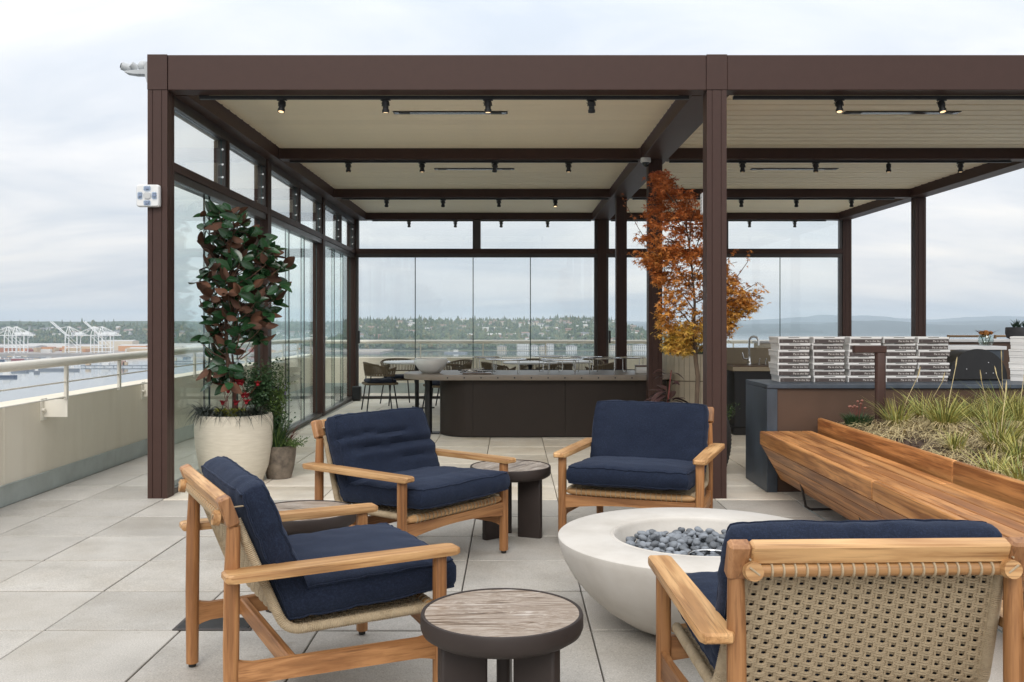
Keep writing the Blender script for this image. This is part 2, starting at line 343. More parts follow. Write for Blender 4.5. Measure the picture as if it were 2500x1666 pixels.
# ================================================================== mesh builder
class MB:
    def __init__(s): s.v = []; s.f = []; s.m = []
    def add(s, vs, fs, mi=0, M=None):
        o = len(s.v)
        if M is not None: vs = [M @ Vector(v) for v in vs]
        s.v.extend([tuple(v) for v in vs]); s.f.extend([tuple(i + o for i in f) for f in fs]); s.m.extend([mi] * len(fs)); return s
    def box(s, x0, x1, y0, y1, z0, z1, b=0, mi=0, M=None):
        if x0 > x1: x0, x1 = x1, x0
        if y0 > y1: y0, y1 = y1, y0
        if z0 > z1: z0, z1 = z1, z0
        if b <= 0:
            vs = [(x, y, z) for x in (x0, x1) for y in (y0, y1) for z in (z0, z1)]
            return s.add(vs, [(0, 1, 3, 2), (4, 6, 7, 5), (0, 4, 5, 1), (2, 3, 7, 6), (0, 2, 6, 4), (1, 5, 7, 3)], mi, M)
        b = min(b, (x1 - x0) * .49, (y1 - y0) * .49, (z1 - z0) * .49)
        vs = []; idx = {}
        for ix, (x, sx) in enumerate(((x0, 1), (x1, -1))):
            for iy, (y, sy) in enumerate(((y0, 1), (y1, -1))):
                for iz, (z, sz) in enumerate(((z0, 1), (z1, -1))):
                    idx[ix, iy, iz, 0] = len(vs); vs.append((x, y + sy * b, z + sz * b))
                    idx[ix, iy, iz, 1] = len(vs); vs.append((x + sx * b, y, z + sz * b))
                    idx[ix, iy, iz, 2] = len(vs); vs.append((x + sx * b, y + sy * b, z))
        I = lambda a, c, d, k: idx[a, c, d, k]
        fs = []
        fs.append((I(0,0,0,0), I(0,0,1,0), I(0,1,1,0), I(0,1,0,0))); fs.append((I(1,0,0,0), I(1,1,0,0), I(1,1,1,0), I(1,0,1,0)))
        fs.append((I(0,0,0,1), I(1,0,0,1), I(1,0,1,1), I(0,0,1,1))); fs.append((I(0,1,0,1), I(0,1,1,1), I(1,1,1,1), I(1,1,0,1)))
        fs.append((I(0,0,0,2), I(0,1,0,2), I(1,1,0,2), I(1,0,0,2))); fs.append((I(0,0,1,2), I(1,0,1,2), I(1,1,1,2), I(0,1,1,2)))
        for a in (0, 1):
            for c in (0, 1):
                fs.append((I(0,a,c,1), I(1,a,c,1), I(1,a,c,2), I(0,a,c,2)))
                fs.append((I(a,0,c,0), I(a,1,c,0), I(a,1,c,2), I(a,0,c,2)))
                fs.append((I(a,c,0,0), I(a,c,1,0), I(a,c,1,1), I(a,c,0,1)))
                for d in (0, 1): fs.append((I(a,c,d,0), I(a,c,d,1), I(a,c,d,2)))
        return s.add(vs, fs, mi, M)
    def prism(s, poly, z0, z1, mi=0, M=None, bev=0):
        n = len(poly)
        if bev:
            cx = sum(p[0] for p in poly) / n; cy = sum(p[1] for p in poly) / n
            def ins(p, k): return (p[0] + (cx - p[0]) * k, p[1] + (cy - p[1]) * k)
            mean = sum(math.hypot(p[0] - cx, p[1] - cy) for p in poly) / n; k = bev / mean
            rings = [([ins(p, k) for p in poly], z0), (poly, z0 + bev), (poly, z1 - bev), ([ins(p, k) for p in poly], z1)]
        else: rings = [(poly, z0), (poly, z1)]
        vs = [(p[0], p[1], z) for ps, z in rings for p in ps]; fs = []
        for r in range(len(rings) - 1):
            for i in range(n):
                j = (i + 1) % n; fs.append((r * n + i, r * n + j, r * n + n + j, r * n + n + i))
        fs.append(tuple(reversed(range(n)))); fs.append(tuple(range((len(rings) - 1) * n, len(rings) * n)))
        return s.add(vs, fs, mi, M)
    def lathe(s, prof, n=32, mi=0, M=None, cap=True):
        vs = []; fs = []
        for r, z in prof:
            for i in range(n):
                a = 2 * math.pi * i / n; vs.append((r * math.cos(a), r * math.sin(a), z))
        for k in range(len(prof) - 1):
            for i in range(n):
                j = (i + 1) % n; fs.append((k * n + i, k * n + j, k * n + n + j, k * n + n + i))
        if cap:
            fs.append(tuple(reversed(range(n)))); fs.append(tuple(range((len(prof) - 1) * n, len(prof) * n)))
        return s.add(vs, fs, mi, M)
    def tube(s, path, r, n=8, mi=0, M=None, closed=False, flat=None):
        path = [Vector(p) for p in path]; m = len(path)
        rs = r if isinstance(r, (list, tuple)) else [r] * m
        t0 = (path[1] - path[0]).normalized()
        up = Vector((0, 0, 1)) if abs(t0.z) < .9 else Vector((0, 1, 0))
        nrm = (up - t0 * up.dot(t0)).normalized(); vs = []; fs = []
        for i, p in enumerate(path):
            if closed: t = (path[(i + 1) % m] - path[i - 1]).normalized()
            elif i == 0: t = (path[1] - path[0]).normalized()
            elif i == m - 1: t = (path[-1] - path[-2]).normalized()
            else: t = (path[i + 1] - path[i - 1]).normalized()
            q = nrm - t * nrm.dot(t)
            if q.length > 1e-6: nrm = q.normalized()
            bi = t.cross(nrm)
            for k in range(n):
                a = 2 * math.pi * (k + .5) / n
                ca, sa = math.cos(a) * rs[i], math.sin(a) * rs[i]
                if flat: ca *= flat[0]; sa *= flat[1]
                vs.append(p + nrm * ca + bi * sa)
        mm = m if closed else m - 1
        for i in range(mm):
            for k in range(n):
                l = (k + 1) % n; j = (i + 1) % m; fs.append((i * n + k, j * n + k, j * n + l, i * n + l)[::-1])
        if not closed:
            fs.append(tuple(range(n))); fs.append(tuple(reversed(range((m - 1) * n, m * n))))
        return s.add(vs, fs, mi, M)
    def bar(s, a, b, r, n=6, mi=0, M=None): return s.tube([a, b], r, n, mi, M)
    def ball(s, c, rx, ry=None, rz=None, n=10, m=6, mi=0, M=None):
        ry = ry or rx; rz = rz or rx
        vs = [(c[0], c[1], c[2] - rz)]; fs = []
        for k in range(1, m):
            ph = -math.pi / 2 + math.pi * k / m
            for i in range(n):
                a = 2 * math.pi * i / n; vs.append((c[0] + rx * math.cos(ph) * math.cos(a), c[1] + ry * math.cos(ph) * math.sin(a), c[2] + rz * math.sin(ph)))
        vs.append((c[0], c[1], c[2] + rz)); t = len(vs) - 1
        for i in range(n):
            j = (i + 1) % n; fs.append((0, 1 + j, 1 + i)); fs.append((t, t - n + i, t - n + j))
        for k in range(m - 2):
            for i in range(n):
                j = (i + 1) % n; fs.append((1 + k * n + i, 1 + k * n + j, 1 + k * n + n + j, 1 + k * n + n + i))
        return s.add(vs, fs, mi, M)
    def mesh(s, name, mats, smooth=None):
        me = bpy.data.meshes.new(name); me.from_pydata(s.v, [], s.f)
        for m in (mats if isinstance(mats, (list, tuple)) else [mats]): me.materials.append(m)
        if any(s.m): me.polygons.foreach_set('material_index', s.m)
        if smooth is not None:
            me.polygons.foreach_set('use_smooth', [True] * len(me.polygons))
            if smooth < 180:
                me.update(); me.set_sharp_from_angle(angle=R(smooth))
        me.update(); return me
    def build(s, name, mats, parent=None, smooth=None, loc=None, rz=0):
        return obj(name, s.mesh(name, mats, smooth), parent, loc, rz)
def obj(name, me, parent=None, loc=None, rz=0):
    o = bpy.data.objects.new(name, me); COL.objects.link(o)
    if parent is not None: o.parent = parent
    if loc is not None: o.location = loc
    if rz: o.rotation_euler = (0, 0, rz)
    return o
def tag(o, label, cat, group=None):
    o['label'] = label; o['category'] = cat
    if group: o['group'] = group
    return o
def thing(name, label, cat, loc=(0, 0, 0), rz=0, group=None):
    o = obj(name, None, None, loc, rz); o.empty_display_size = .1
    return tag(o, label, cat, group)
def struct(o): o['kind'] = 'structure'; return o
def stuff(o): o['kind'] = 'stuff'; return o
def copy_tree(o, parent=None):
    c = o.copy(); COL.objects.link(c); c.parent = parent
    for ch in [x for x in KIDS.get(o.name, [])]: copy_tree(ch, c)
    return c
KIDS = {}
def kids_index(root):
    def rec(o):
        KIDS[o.name] = list(o.children)
        for c in o.children: rec(c)
    rec(root)
def rrect(x0, x1, y0, y1, r, n=6):
    pts = []
    for cx, cy, a0 in ((x1 - r, y0 + r, -90), (x1 - r, y1 - r, 0), (x0 + r, y1 - r, 90), (x0 + r, y0 + r, 180)):
        for i in range(n + 1):
            a = R(a0 + 90 * i / n); pts.append((cx + r * math.cos(a), cy + r * math.sin(a)))
    return pts
ORD = ['first', 'second', 'third', 'fourth', 'fifth', 'sixth', 'seventh', 'eighth', 'ninth', 'tenth', 'eleventh', 'twelfth', 'thirteenth', 'fourteenth']
def PX(x, y=None, Z=1.0):
    """design aid: metres at depth Z for a bearing measured on the photograph"""
    X = (x - 1250) / 2280 * Z
    return X if y is None else (X, EYE + (784 - y) / 2280 * Z)
# ================================================================== terrace floor
FX0, FX1 = -3.756, 8.0
floor_o = struct(MB().box(FX0 - .25, FX1, -1.5, 18.2, -.30, -.034).build('terrace_floor', JOINT))
TXS, TYS = .606, .6025
tiles = []
for i in range(-6, 15):
    for j in range(-14, 19):
        x0, y0 = -.255 + TXS * i, 7.148 + TYS * j
        x1, y1 = x0 + TXS, y0 + TYS
        if y1 < .2 or y0 > 17.4 or x1 < FX0 + .02 or x0 > 7: continue
        x0c = max(x0, FX0 + .012)
        xm = min(abs(x0), abs(x1)) if x0 * x1 > 0 else 0
        if xm > 1.6 + .62 * max(y1, .1): continue
        tiles.append((x0c, x1, y0, y1))
def tile_hidden(t):
    x0, x1, y0, y1 = t
    if max(abs(x0), abs(x1)) / max(y1, .1) > .80 or y1 < 2.4: return True
    return (x0 > 2.45 and y0 < 7.3) or (x0 > 2.05 and y0 > 7.4) or (-.7 < x0 and x1 < 1.8 and y0 > 10.95)
tiles.sort(key=lambda t: (tile_hidden(t), t[2]))
TME = {}
rest = MB()
rest_in = MB()
for k, (x0, x1, y0, y1) in enumerate(tiles):
    inside = (y0 > 7.1 and x0 > -2.75)
    dz = random.uniform(-.0012, .0012)
    g = .0032; gy = .0078
    if k < 290:
        key = (round(x1 - x0, 3), inside, k % 1)
        if key not in TME:
            TME[key] = MB().box(g, x1 - x0 - g, gy, y1 - y0 - gy, -.028, 0, .003).mesh('paver', PAVER_IN if inside else PAVER)
        o = obj('paver', TME[key], floor_o, (x0, y0, dz)); o.rotation_euler = (random.uniform(-.0012, .0012), random.uniform(-.0012, .0012), 0)
    else:
        (rest_in if inside else rest).box(x0 + g, x1 - g, y0 + gy, y1 - gy, -.028, dz, .003)
if rest.v: stuff(rest.build('paver_field', PAVER, floor_o))
if rest_in.v: stuff(rest_in.build('paver_field_pale', PAVER_IN, floor_o))
# flush dark floor box by the rear leg of the near chair
fb = thing('floor_box_lid', 'dark flush lid set in the pavers behind the leftmost navy armchair', 'floor box', (-1.33, 4.215, .001))
MB().box(-.16, .16, -.07, .07, 0, .007, .003).build('lid', BLACK, fb)
MB().box(-.175, .175, -.085, .085, -.001, .0045, .002).build('frame', BRONZE_D, fb)

# ================================================================== parapets and railings
pw = thing('parapet_wall', 'cream stucco parapet wall along the left edge of the terrace', 'wall', (FX0, 0, 0))
WTOP = .737
seams = [-1.2, 6.9, 10.4, 17.9]
for a, b in zip(seams[:-1], seams[1:]):
    MB().box(-.24, 0, a + .004, b - .004, -.3, WTOP, .008).build('wall_panel', STUCCO, pw, smooth=30)
fl = [-1.2, 2.3, 5.6, 8.83, 12.1, 15.3, 17.6]
for a, b in zip(fl[:-1], fl[1:]):
    m = MB().box(.002, .012, a + .003, b - .003, 0, .15, .002); m.box(-.001, .022, a + .003, b - .003, .150, .158, .001); m.build('flashing', ZINC, pw)
# back parapet, beyond the glazed wall
BWY, BWT = 17.75, .675
bw = thing('parapet_wall', 'cream stucco parapet wall behind the rear glass wall', 'wall', (0, BWY, 0))
for a, b in ((-3.99, -.2), (-.2, 3.6), (3.6, 7.9), (7.9, 11.5)):
    MB().box(a + .004, b - .004, 0, .24, -.3, BWT, .008).build('wall_panel', STUCCO, bw, smooth=30)
MB().box(-3.74, 11.5, -.012, -.002, 0, .19, .002).build('flashing', ZINC, bw)
rail = thing('railing', 'cream painted tube railing along the left parapet wall', 'railing', (-3.57, 0, 0))
MB().tube([(0, -1, 1.045), (0, 17.9, 1.045)], .036, 16).build('handrail', CREAM_PAINT, rail, smooth=60)
for z in (.883, .763):
    MB().tube([(0, -1, z), (0, 17.9, z)], .0065, 8).build('rod', CREAM_PAINT, rail, smooth=60)
pm = MB().box(-.012, .012, -.019, .019, .742, 1.02, .003).mesh('stanchion', CREAM_PAINT)
bm_ = MB().box(-.176, .012, -.006, .006, .60, .742, .002); bm_.box(-.186, -.176, -.05, .05, .575, .75, .003)
bm_ = bm_.mesh('bracket', CREAM_PAINT)
bolt = MB().tube([(-.176, 0, .66), (-.155, 0, .66)], .014, 8).mesh('bolt', CREAM_PAINT, 60)
for k in range(-8, 11):
    y = 7.48 + 1.01 * k
    st = obj('stanchion', pm, rail, (0, y, 0))
    if k % 2 == 0:
        br = obj('bracket', bm_, rail, (0, y, 0)); obj('bolt', bolt, br, (0, -.03, 0))
rail2 = thing('railing', 'cream painted tube railing behind the rear glass wall', 'railing', (0, BWY + .02, 0))
MB().tube([(-3.6, 0, .975), (11.5, 0, .975)], .036, 14).build('handrail', CREAM_PAINT, rail2, smooth=60)
for z in (.80, .70):
    MB().tube([(-3.6, 0, z), (11.5, 0, z)], .0065, 6).build('rod', CREAM_PAINT, rail2, smooth=60)
pm2 = MB().box(-.012, .012, -.012, .012, .65, .95, .003).mesh('stanchion', CREAM_PAINT)
for k in range(12): obj('stanchion', pm2, rail2, (-2.93 + 1.19 * k, 0, 0))

# ================================================================== pergola
PG = thing('pergola', 'dark bronze metal pergola with louvred roof and glazed left and rear walls', 'pergola')
FY = [7.2, 10.28, 13.45, 16.4]
ZB, ZT = 3.153, 3.422
PW = .152
def post_poly(w, d):
    g, q = .004, .006
    P = []
    # front, right, back, left sides with two shallow grooves each
    def side(a, b, n, ln):
        for t in (.26, .72):
            for k, off in ((-1, 0), (-1, 1), (1, 1), (1, 0)):
                s = t + k * g / ln
                P.append((a[0] + (b[0] - a[0]) * s + n[0] * q * off, a[1] + (b[1] - a[1]) * s + n[1] * q * off))
    cs = [(0, 0), (w, 0), (w, d), (0, d)]; ns = [(0, 1), (-1, 0), (0, -1), (1, 0)]
    for i in range(4):
        P.append(cs[i]); side(cs[i], cs[(i + 1) % 4], ns[i], w)
    return P
post_me = MB().prism(post_poly(PW, PW), 0, ZB - .004).mesh('post', BRONZE)
def leftx(y): return -2.81 - max(0, y - 7.35) * .0098
posts = []
for y in FY:
    posts.append(obj('post', post_me, PG, (leftx(y), y, 0))); obj('post', post_me, PG, (1.503, y, 0)); obj('post', post_me, PG, (5.812, y, 0))
def beam(x0, x1, y0, y1, z0=ZB, z1=ZT, m=BRONZE): return MB().box(x0, x1, y0, y1, z0, z1, .003).build('beam', m, PG)
# front beam in lengths with a sleeve over the middle post
beam(-2.655, 1.498, 7.204, 7.38); MB().box(-2.813, -2.659, 7.199, 7.40, ZB, ZT + .004, .002).build('corner_block', BRONZE, PG)
MB().box(1.5, 1.66, 7.199, 7.40, ZB, ZT + .004, .002).build('corner_block', BRONZE, PG); beam(1.662, 5.808, 7.204, 7.38); MB().box(5.81, 5.97, 7.199, 7.40, ZB, ZT + .004, .002).build('corner_block', BRONZE, PG)
for y in FY[1:]:
    t = .24 if y == FY[-1] else .19
    beam(-2.568, 1.422, y, y + t, ZB + .002, 3.345); beam(1.724, 5.738, y, y + t, ZB + .002, 3.345)
# long beams, front to back
for a, b in zip(FY[:-1], FY[1:]):
    y0 = 7.402 if a == FY[0] else a + .0; 
    xa = leftx(a); 
    MB().prism([(xa, y0), (-2.572, y0), (-2.572, b - .003), (leftx(b), b - .003)], ZB, ZT - .01).build('beam', BRONZE, PG)
    beam(1.426, 1.72, y0, b - .003, ZB, ZT - .01)
    beam(5.742, 5.968, y0, b - .003, ZB, ZT - .01)
for x0, x1 in ((leftx(16.4), -2.572), (1.426, 1.72), (5.742, 5.968)): beam(x0, x1, 16.4, 16.64, ZB, ZT - .01)
# louvres: each blade has a bottom pan and a wider top flange that closes against its neighbour
def slat_mesh(Lx, pitch, gap, ch):
    m = MB()
    w = pitch - gap
    pts = [(0, ch), (ch * .6, 0), (Lx - ch * .6, 0), (Lx, ch), (Lx, w - ch), (Lx - ch * .6, w), (ch * .6, w), (0, w - ch)]
    m.prism(pts, 0, .055)
    m.box(0.01, Lx - .01, -gap / 2 + .0006, w + gap / 2 - .0006, .0552, .061)
    return m.mesh('slat', LOUVRE)
for bi, (xa, xb, gap) in enumerate(((-2.552, 1.404, .0035), (1.742, 5.724, .030))):
    for a, b in zip(FY[:-1], FY[1:]):
        y0 = (7.385 if a == FY[0] else a + .195); n = 14; pitch = (b - y0 - .005) / n
        g2 = gap if not (bi == 0 and a != FY[0]) else .014
        me = slat_mesh(xb - xa, pitch, g2, .030)
        for k in range(n): obj('slat', me, PG, (xa, y0 + k * pitch + g2 / 2, 3.27))
# slot heaters hung flush under the louvres
def heater(x0, x1, y, lab):
    t = thing('radiant_heater', lab, 'heater', ((x0 + x1) / 2, y, 3.262))
    h = (x1 - x0) / 2
    MB().box(-h, h, -.05, .05, .001, .0075, .002).build('housing', BLACK, t)
    MB().box(-h + .012, h - .012, -.040, .040, -.003, .0009, .001).build('glass_face', BLACK_G, t)
    for sx in (-h * .8, h * .8): MB().box(sx - .05, sx + .05, -.036, .036, -.0042, -.0031).build('mount', BLACK, t)
heater(-1.08, -.04, 8.50, 'dark slot heater under the front louvres of the left bay')
heater(3.02, 4.07, 8.50, 'dark slot heater under the front louvres of the right bay')
heater(-.97, .03, 11.65, 'dark slot heater under the middle louvres of the left bay')
heater(2.98, 4.06, 11.65, 'dark slot heater under the middle louvres of the right bay')
# lighting tracks under the cross beams
for y in FY:
    yy = y + (.19 if y == FY[0] else .11)
    z0 = ZB - .022 if y != FY[0] else ZB - .03
    for x0, x1 in ((-2.47, 1.40), (1.75, 5.55)): MB().box(x0, x1, yy - .018, yy + .018, z0, z0 + .02 + (.008 if y == FY[0] else 0), .002).build('light_track', BLACK, PG)

# ---- glazing. rails of the left wall follow the posts
ZR0, ZR1, ZR2 = 2.485, 2.55, 2.62
def lx(y): return leftx(y) + PW
def lwall(name, y0, y1, z0, z1, d0, d1, mt):
    """strip in the left wall: d0..d1 measured outwards from the posts' inner face"""
    return MB().prism([(lx(y0) - d1, y0), (lx(y0) - d0, y0), (lx(y1) - d0, y1), (lx(y1) - d1, y1)], z0, z1).build(name, mt, PG)
def lglass(y0, y1, z0, z1, d, mt, name='glass_pane'):
    t = .005
    m = MB()
    P = [(lx(y0) - d - t, y0), (lx(y0) - d + t, y0), (lx(y1) - d + t, y1), (lx(y1) - d - t, y1)]
    vs = [(p[0], p[1], z) for z in (z0, z1) for p in P]
    m.add(vs, [(1, 2, 6, 5), (3, 0, 4, 7)], 0); m.add(vs, [(0, 1, 5, 4), (2, 3, 7, 6), (3, 2, 1, 0), (4, 5, 6, 7)], 1)
    return m.build(name, [mt, GLASS_EDGE], PG)
screw_me = MB().tube([(0, 0, 0), (0, -.006, 0)], .011, 8).mesh('screw_head', STEEL, 60)
for a, b in zip(FY[:-1], FY[1:]):
    y0, y1 = a + PW + .001, b - .001; ym = (y0 + y1) / 2 + .03
    lwall('transom', y0, y1, ZR1, ZR2, .004, .148, BRONZE)
    lwall('track_head', y0, y1, ZR0, ZR1 - .001, .018, .13, BRONZE_D)
    lwall('head_rail', y0, y1, 3.07, ZB - .001, .018, .13, BRONZE_D)
    lwall('sill_track', y0, y1, 0.001, .045, .012, .14, BRONZE_D)
    lwall('mullion', ym - .04, ym + .04, ZR2 + .001, 3.069, .012, .14, BRONZE)
    for (u, v_) in ((y0, ym - .041), (ym + .041, y1)):
        # slim frame of the fixed light: jambs with bolts facing the camera
        lwall('window_jamb', v_ - .03, v_, ZR2 + .001, 3.069, .02, .105, BRONZE_D)
        lwall('window_jamb', u, u + .022, ZR2 + .001, 3.069, .02, .105, BRONZE_D)
        lglass(u + .023, v_ - .031, ZR2 + .002, 3.068, .06, GLASS_UP)
        for z in (2.72, 2.84, 2.98):
            o = obj('screw_head', screw_me, PG, (lx(v_) - .045, v_ - .0305, z))
    # three sliding leaves per bay on staggered tracks, with overlapping edges
    w_ = (y1 - y0) / 3
    for k in range(3):
        lglass(y0 + k * w_ - (.02 if k else 0), y0 + (k + 1) * w_ + (.03 if k < 2 else 0), .046, ZR0 - .001, .045 + .026 * k, GLASS)
        if k:
            lwall('edge_profile', y0 + k * w_ - .03, y0 + k * w_ - .012, .046, ZR0 - .001, .038 + .026 * k, .052 + .026 * k, BLACK)
            lwall('edge_profile', y0 + k * w_ + .045, y0 + k * w_ + .057, .046, ZR0 - .001, .040 + .026 * (k - 1), .050 + .026 * (k - 1), BLACK)
# rear wall
def bglass(x0, x1, z0, z1, y, mt):
    t = .005; m = MB()
    vs = [(x, yy, z) for z in (z0, z1) for x, yy in ((x0, y - t), (x1, y - t), (x1, y + t), (x0, y + t))]
    m.add(vs, [(0, 1, 5, 4), (2, 3, 7, 6)], 0); m.add(vs, [(1, 2, 6, 5), (3, 0, 4, 7), (3, 2, 1, 0), (4, 5, 6, 7)], 1)
    return m.build('glass_pane', [mt, GLASS_EDGE], PG)
YB = 16.4
for x0, x1 in ((lx(16.4) + .001, 1.502), (1.656, 5.811)):
    xm = (x0 + x1) / 2
    B = lambda n, a, b, y0, y1, z0, z1, mt: MB().box(a, b, y0, y1, z0, z1, .002).build(n, mt, PG)
    B('transom', x0, x1, YB + .004, YB + .148, ZR1, ZR2 + .02, BRONZE)
    B('track_head', x0, x1, YB + .012, YB + .13, ZR0 + .005, ZR1 - .001, BRONZE_D)
    B('sill_track', x0, x1, YB + .012, YB + .14, .001, .045, BRONZE_D)
    B('mullion', xm - .07, xm + .07, YB + .012, YB + .14, ZR2 + .021, ZB - .001, BRONZE_D)
    B('window_jamb', x0, x0 + .05, YB + .02, YB + .11, ZR2 + .021, ZB - .001, BRONZE_D); B('window_jamb', x1 - .05, x1, YB + .02, YB + .11, ZR2 + .021, ZB - .001, BRONZE_D)
    B('window_jamb', x0, x0 + .04, YB + .02, YB + .11, .046, ZR0 + .004, BRONZE_D); B('window_jamb', x1 - .055, x1, YB + .02, YB + .11, .046, ZR0 + .004, BRONZE_D)
    bglass(x0 + .051, xm - .071, ZR2 + .022, ZB - .002, YB + .07, GLASS_UP); bglass(xm + .071, x1 - .051, ZR2 + .022, ZB - .002, YB + .07, GLASS_UP)
    xs = [x0 + .041, x0 + 1.04, x0 + 2.06, x0 + 3.07, x1 - .056]
    for k in range(4): bglass(xs[k] + .003, xs[k + 1] - .003, .046, ZR0 + .004, YB + .05 + .012 * (k % 2), GLASS_BACK)
    for x in xs[1:4]: B('edge_profile', x - .008, x + .008, YB + .066, YB + .072, .046, ZR0 + .004, GLASS_EDGE)
    B('pull_handle', x0 + .045, x0 + .075, YB - .03, YB + .03, .98, 1.20, BLACK)
# ---- fittings on the pergola
def spot(loc, lab, tilt, yaw):
    t = thing('track_spotlight', lab, 'spotlight', loc, yaw, 'track spotlights under the pergola beams'); t.scale = (.88, .88, .88)
    for n, me in SPOT[0]: obj(n, me, t)
    body = obj('lamp_can', SPOT[1], t, (0, 0, -.058)); body.rotation_euler = (tilt, 0, 0)
    obj('lens', SPOT[2], body)
    return t
ad = MB().box(-.045, .045, -.016, .016, -.012, 0, .003)
yk = MB()
for s in (-1, 1): yk.tube([(s * .012, 0, -.012), (s * .030, 0, -.022), (s * .036, 0, -.060)], .0035, 6)
cord = MB().tube([(-.03, .01, -.012), (-.045, .01, -.03), (-.02, .012, -.042), (-.002, .012, -.03), (.0, .012, -.04)], .003, 5)
SPOT = ([('adapter', ad.mesh('adapter', BLACK)), ('yoke', yk.mesh('yoke', BLACK, 60)), ('cord', cord.mesh('cord', BLACK, 60))],
        MB().lathe([(.020, .045), (.030, .040), (.031, .0), (.026, -.004), (.026, -.030), (.032, -.034), (.032, -.060), (.027, -.062), (.026, -.054)], 14).mesh('lamp_can', BLACK, 40),
        MB().lathe([(.0245, -.0555), (.0245, -.0585)], 14).mesh('lens', LAMP))
rows = [(7.39, ZB - .03, 'front'), (10.39, ZB - .022, 'second'), (13.56, ZB - .022, 'third'), (16.51, ZB - .022, 'rear')]
rx = {0: [2.59, 3.40], 1: [2.565, 3.38, 4.19, 4.99], 2: [3.33, 4.13, 4.93], 3: [4.20, 5.0]}
for r, (y, z, nm) in enumerate(rows):
    for k, x in enumerate((-1.82, -1.0, -.19, .63)):
        spot((x, y, z), '%s spotlight from the left on the %s beam of the left bay' % (ORD[k], nm), random.choice((0, .05, .35, -.3)), random.uniform(-.3, .3))
    for k, x in enumerate(rx[r]):
        spot((x, y, z), '%s visible spotlight from the left on the %s beam of the right bay' % (ORD[k], nm), random.choice((0, .05, .3, -.3)), random.uniform(-.3, .3) if not (r == 1 and k == 2) else 1.2)
# strobe and speaker unit on the left front post
hs = thing('strobe_unit', 'square white horn strobe fixed to the front left pergola post', 'strobe', (-2.792, 7.2, 1.37 + (784 - 480) / 2280 * 7.2))
MB().prism(rrect(-.087, .090, -.085, .085, .018, 4), -.05, 0, M=Matrix.Rotation(R(90), 4, 'X') @ Matrix.Translation((0, 0, .05)), bev=.010).build('housing', WHITE_P, hs, smooth=40)
gr = MB()
for k in range(-3, 4): gr.box(-.022, .022, -.058, -.054, k * .0065 - .002, k * .0065 + .002)
MB().tube([(0, -.048, 0), (0, -.054, 0)], .030, 18).build('speaker_grille', GREY_P, hs, smooth=40); gr.build('grille_bars', WHITE_P, hs)
LENS_C = glass('clear_strobe_lens', (.75, .82, .92), 2.2)
for k, (dx, dz) in enumerate(((0, .055), (0, -.055), (-.055, 0), (.055, 0))):
    q = MB().box(dx - (.026 if dx == 0 else .018), dx + (.026 if dx == 0 else .018), -.066, -.05, dz - (.018 if dx == 0 else .026), dz + (.018 if dx == 0 else .026), .006).build('strobe_lens', LENS_C, hs)
    MB().box(dx - .012, dx + .012, -.0575, -.0495, dz - .009, dz + .009, .002).build('reflector', mat('strobe_reflector_%d' % k, (.34, .37, .46), rough=.2, metal=.5), q)
# multi-head camera bracket at the top left corner
cm_ = thing('security_camera', 'pale grey multi head security camera on the top left pergola corner', 'camera', (-2.815, 7.32, 3.29))
MB().prism([(0, .03), (-.008, .10), (-.03, .10), (-.05, .06), (-.045, 0), (-.03, -.06), (0, -.10)], -.05, .05, M=Matrix.Rotation(R(90), 4, 'X')).build('wall_bracket', GREY_P, cm_)
MB().prism([(-.02, .045), (-.205, .030), (-.205, .018), (-.13, .006), (-.02, .005)], -.045, .045, M=Matrix.Rotation(R(90), 4, 'X')).build('arm', GREY_P, cm_)
MB().ball((-.075, 0, .075), .042, .04, .045, 12, 8).build('dome', GREY_P, cm_, smooth=60)
MB().tube([(-.125, 0, .055), (-.16, -.03, .085)], [.032, .026], 12).build('camera_head', GREY_P, cm_, smooth=50)
hd = MB().tube([(-.17, 0, .055), (-.235, -.02, .075)], [.035, .032], 12).build('camera_head', GREY_P, cm_, smooth=50)
MB().tube([(-.235, -.02, .075), (-.243, -.0225, .0775)], [.024, .02], 12).build('lens', BLACK_G, hd, smooth=50)
# dome camera on the second middle post, speaker on the back of the front middle post
dc = thing('dome_camera', 'small white dome camera under the middle beam beside the maple', 'camera', (1.46, 10.20, 3.10))
MB().lathe([(.055, .05), (.058, .01), (.05, 0)], 18).build('base', WHITE_P, dc, smooth=40)
MB().ball((0, 0, -.002), .042, .042, .045, 14, 8).build('dome', BLACK_G, dc, smooth=60)
MB().box(-.02, .043, -.02, .02, .02, .052, .004).build('arm', WHITE_P, dc)
ws = thing('wall_speaker', 'narrow white box on the far side of the front middle post', 'speaker', (1.495, 7.354, 2.30))
MB().box(.0045, .12, .001, .09, -.085, .085, .008).build('housing', WHITE_P, ws)
for k in range(5): MB().box(.003, .0044, .02, .075, -.06 + k * .026, -.054 + k * .026).build('grille_slot', GREY_P, ws)
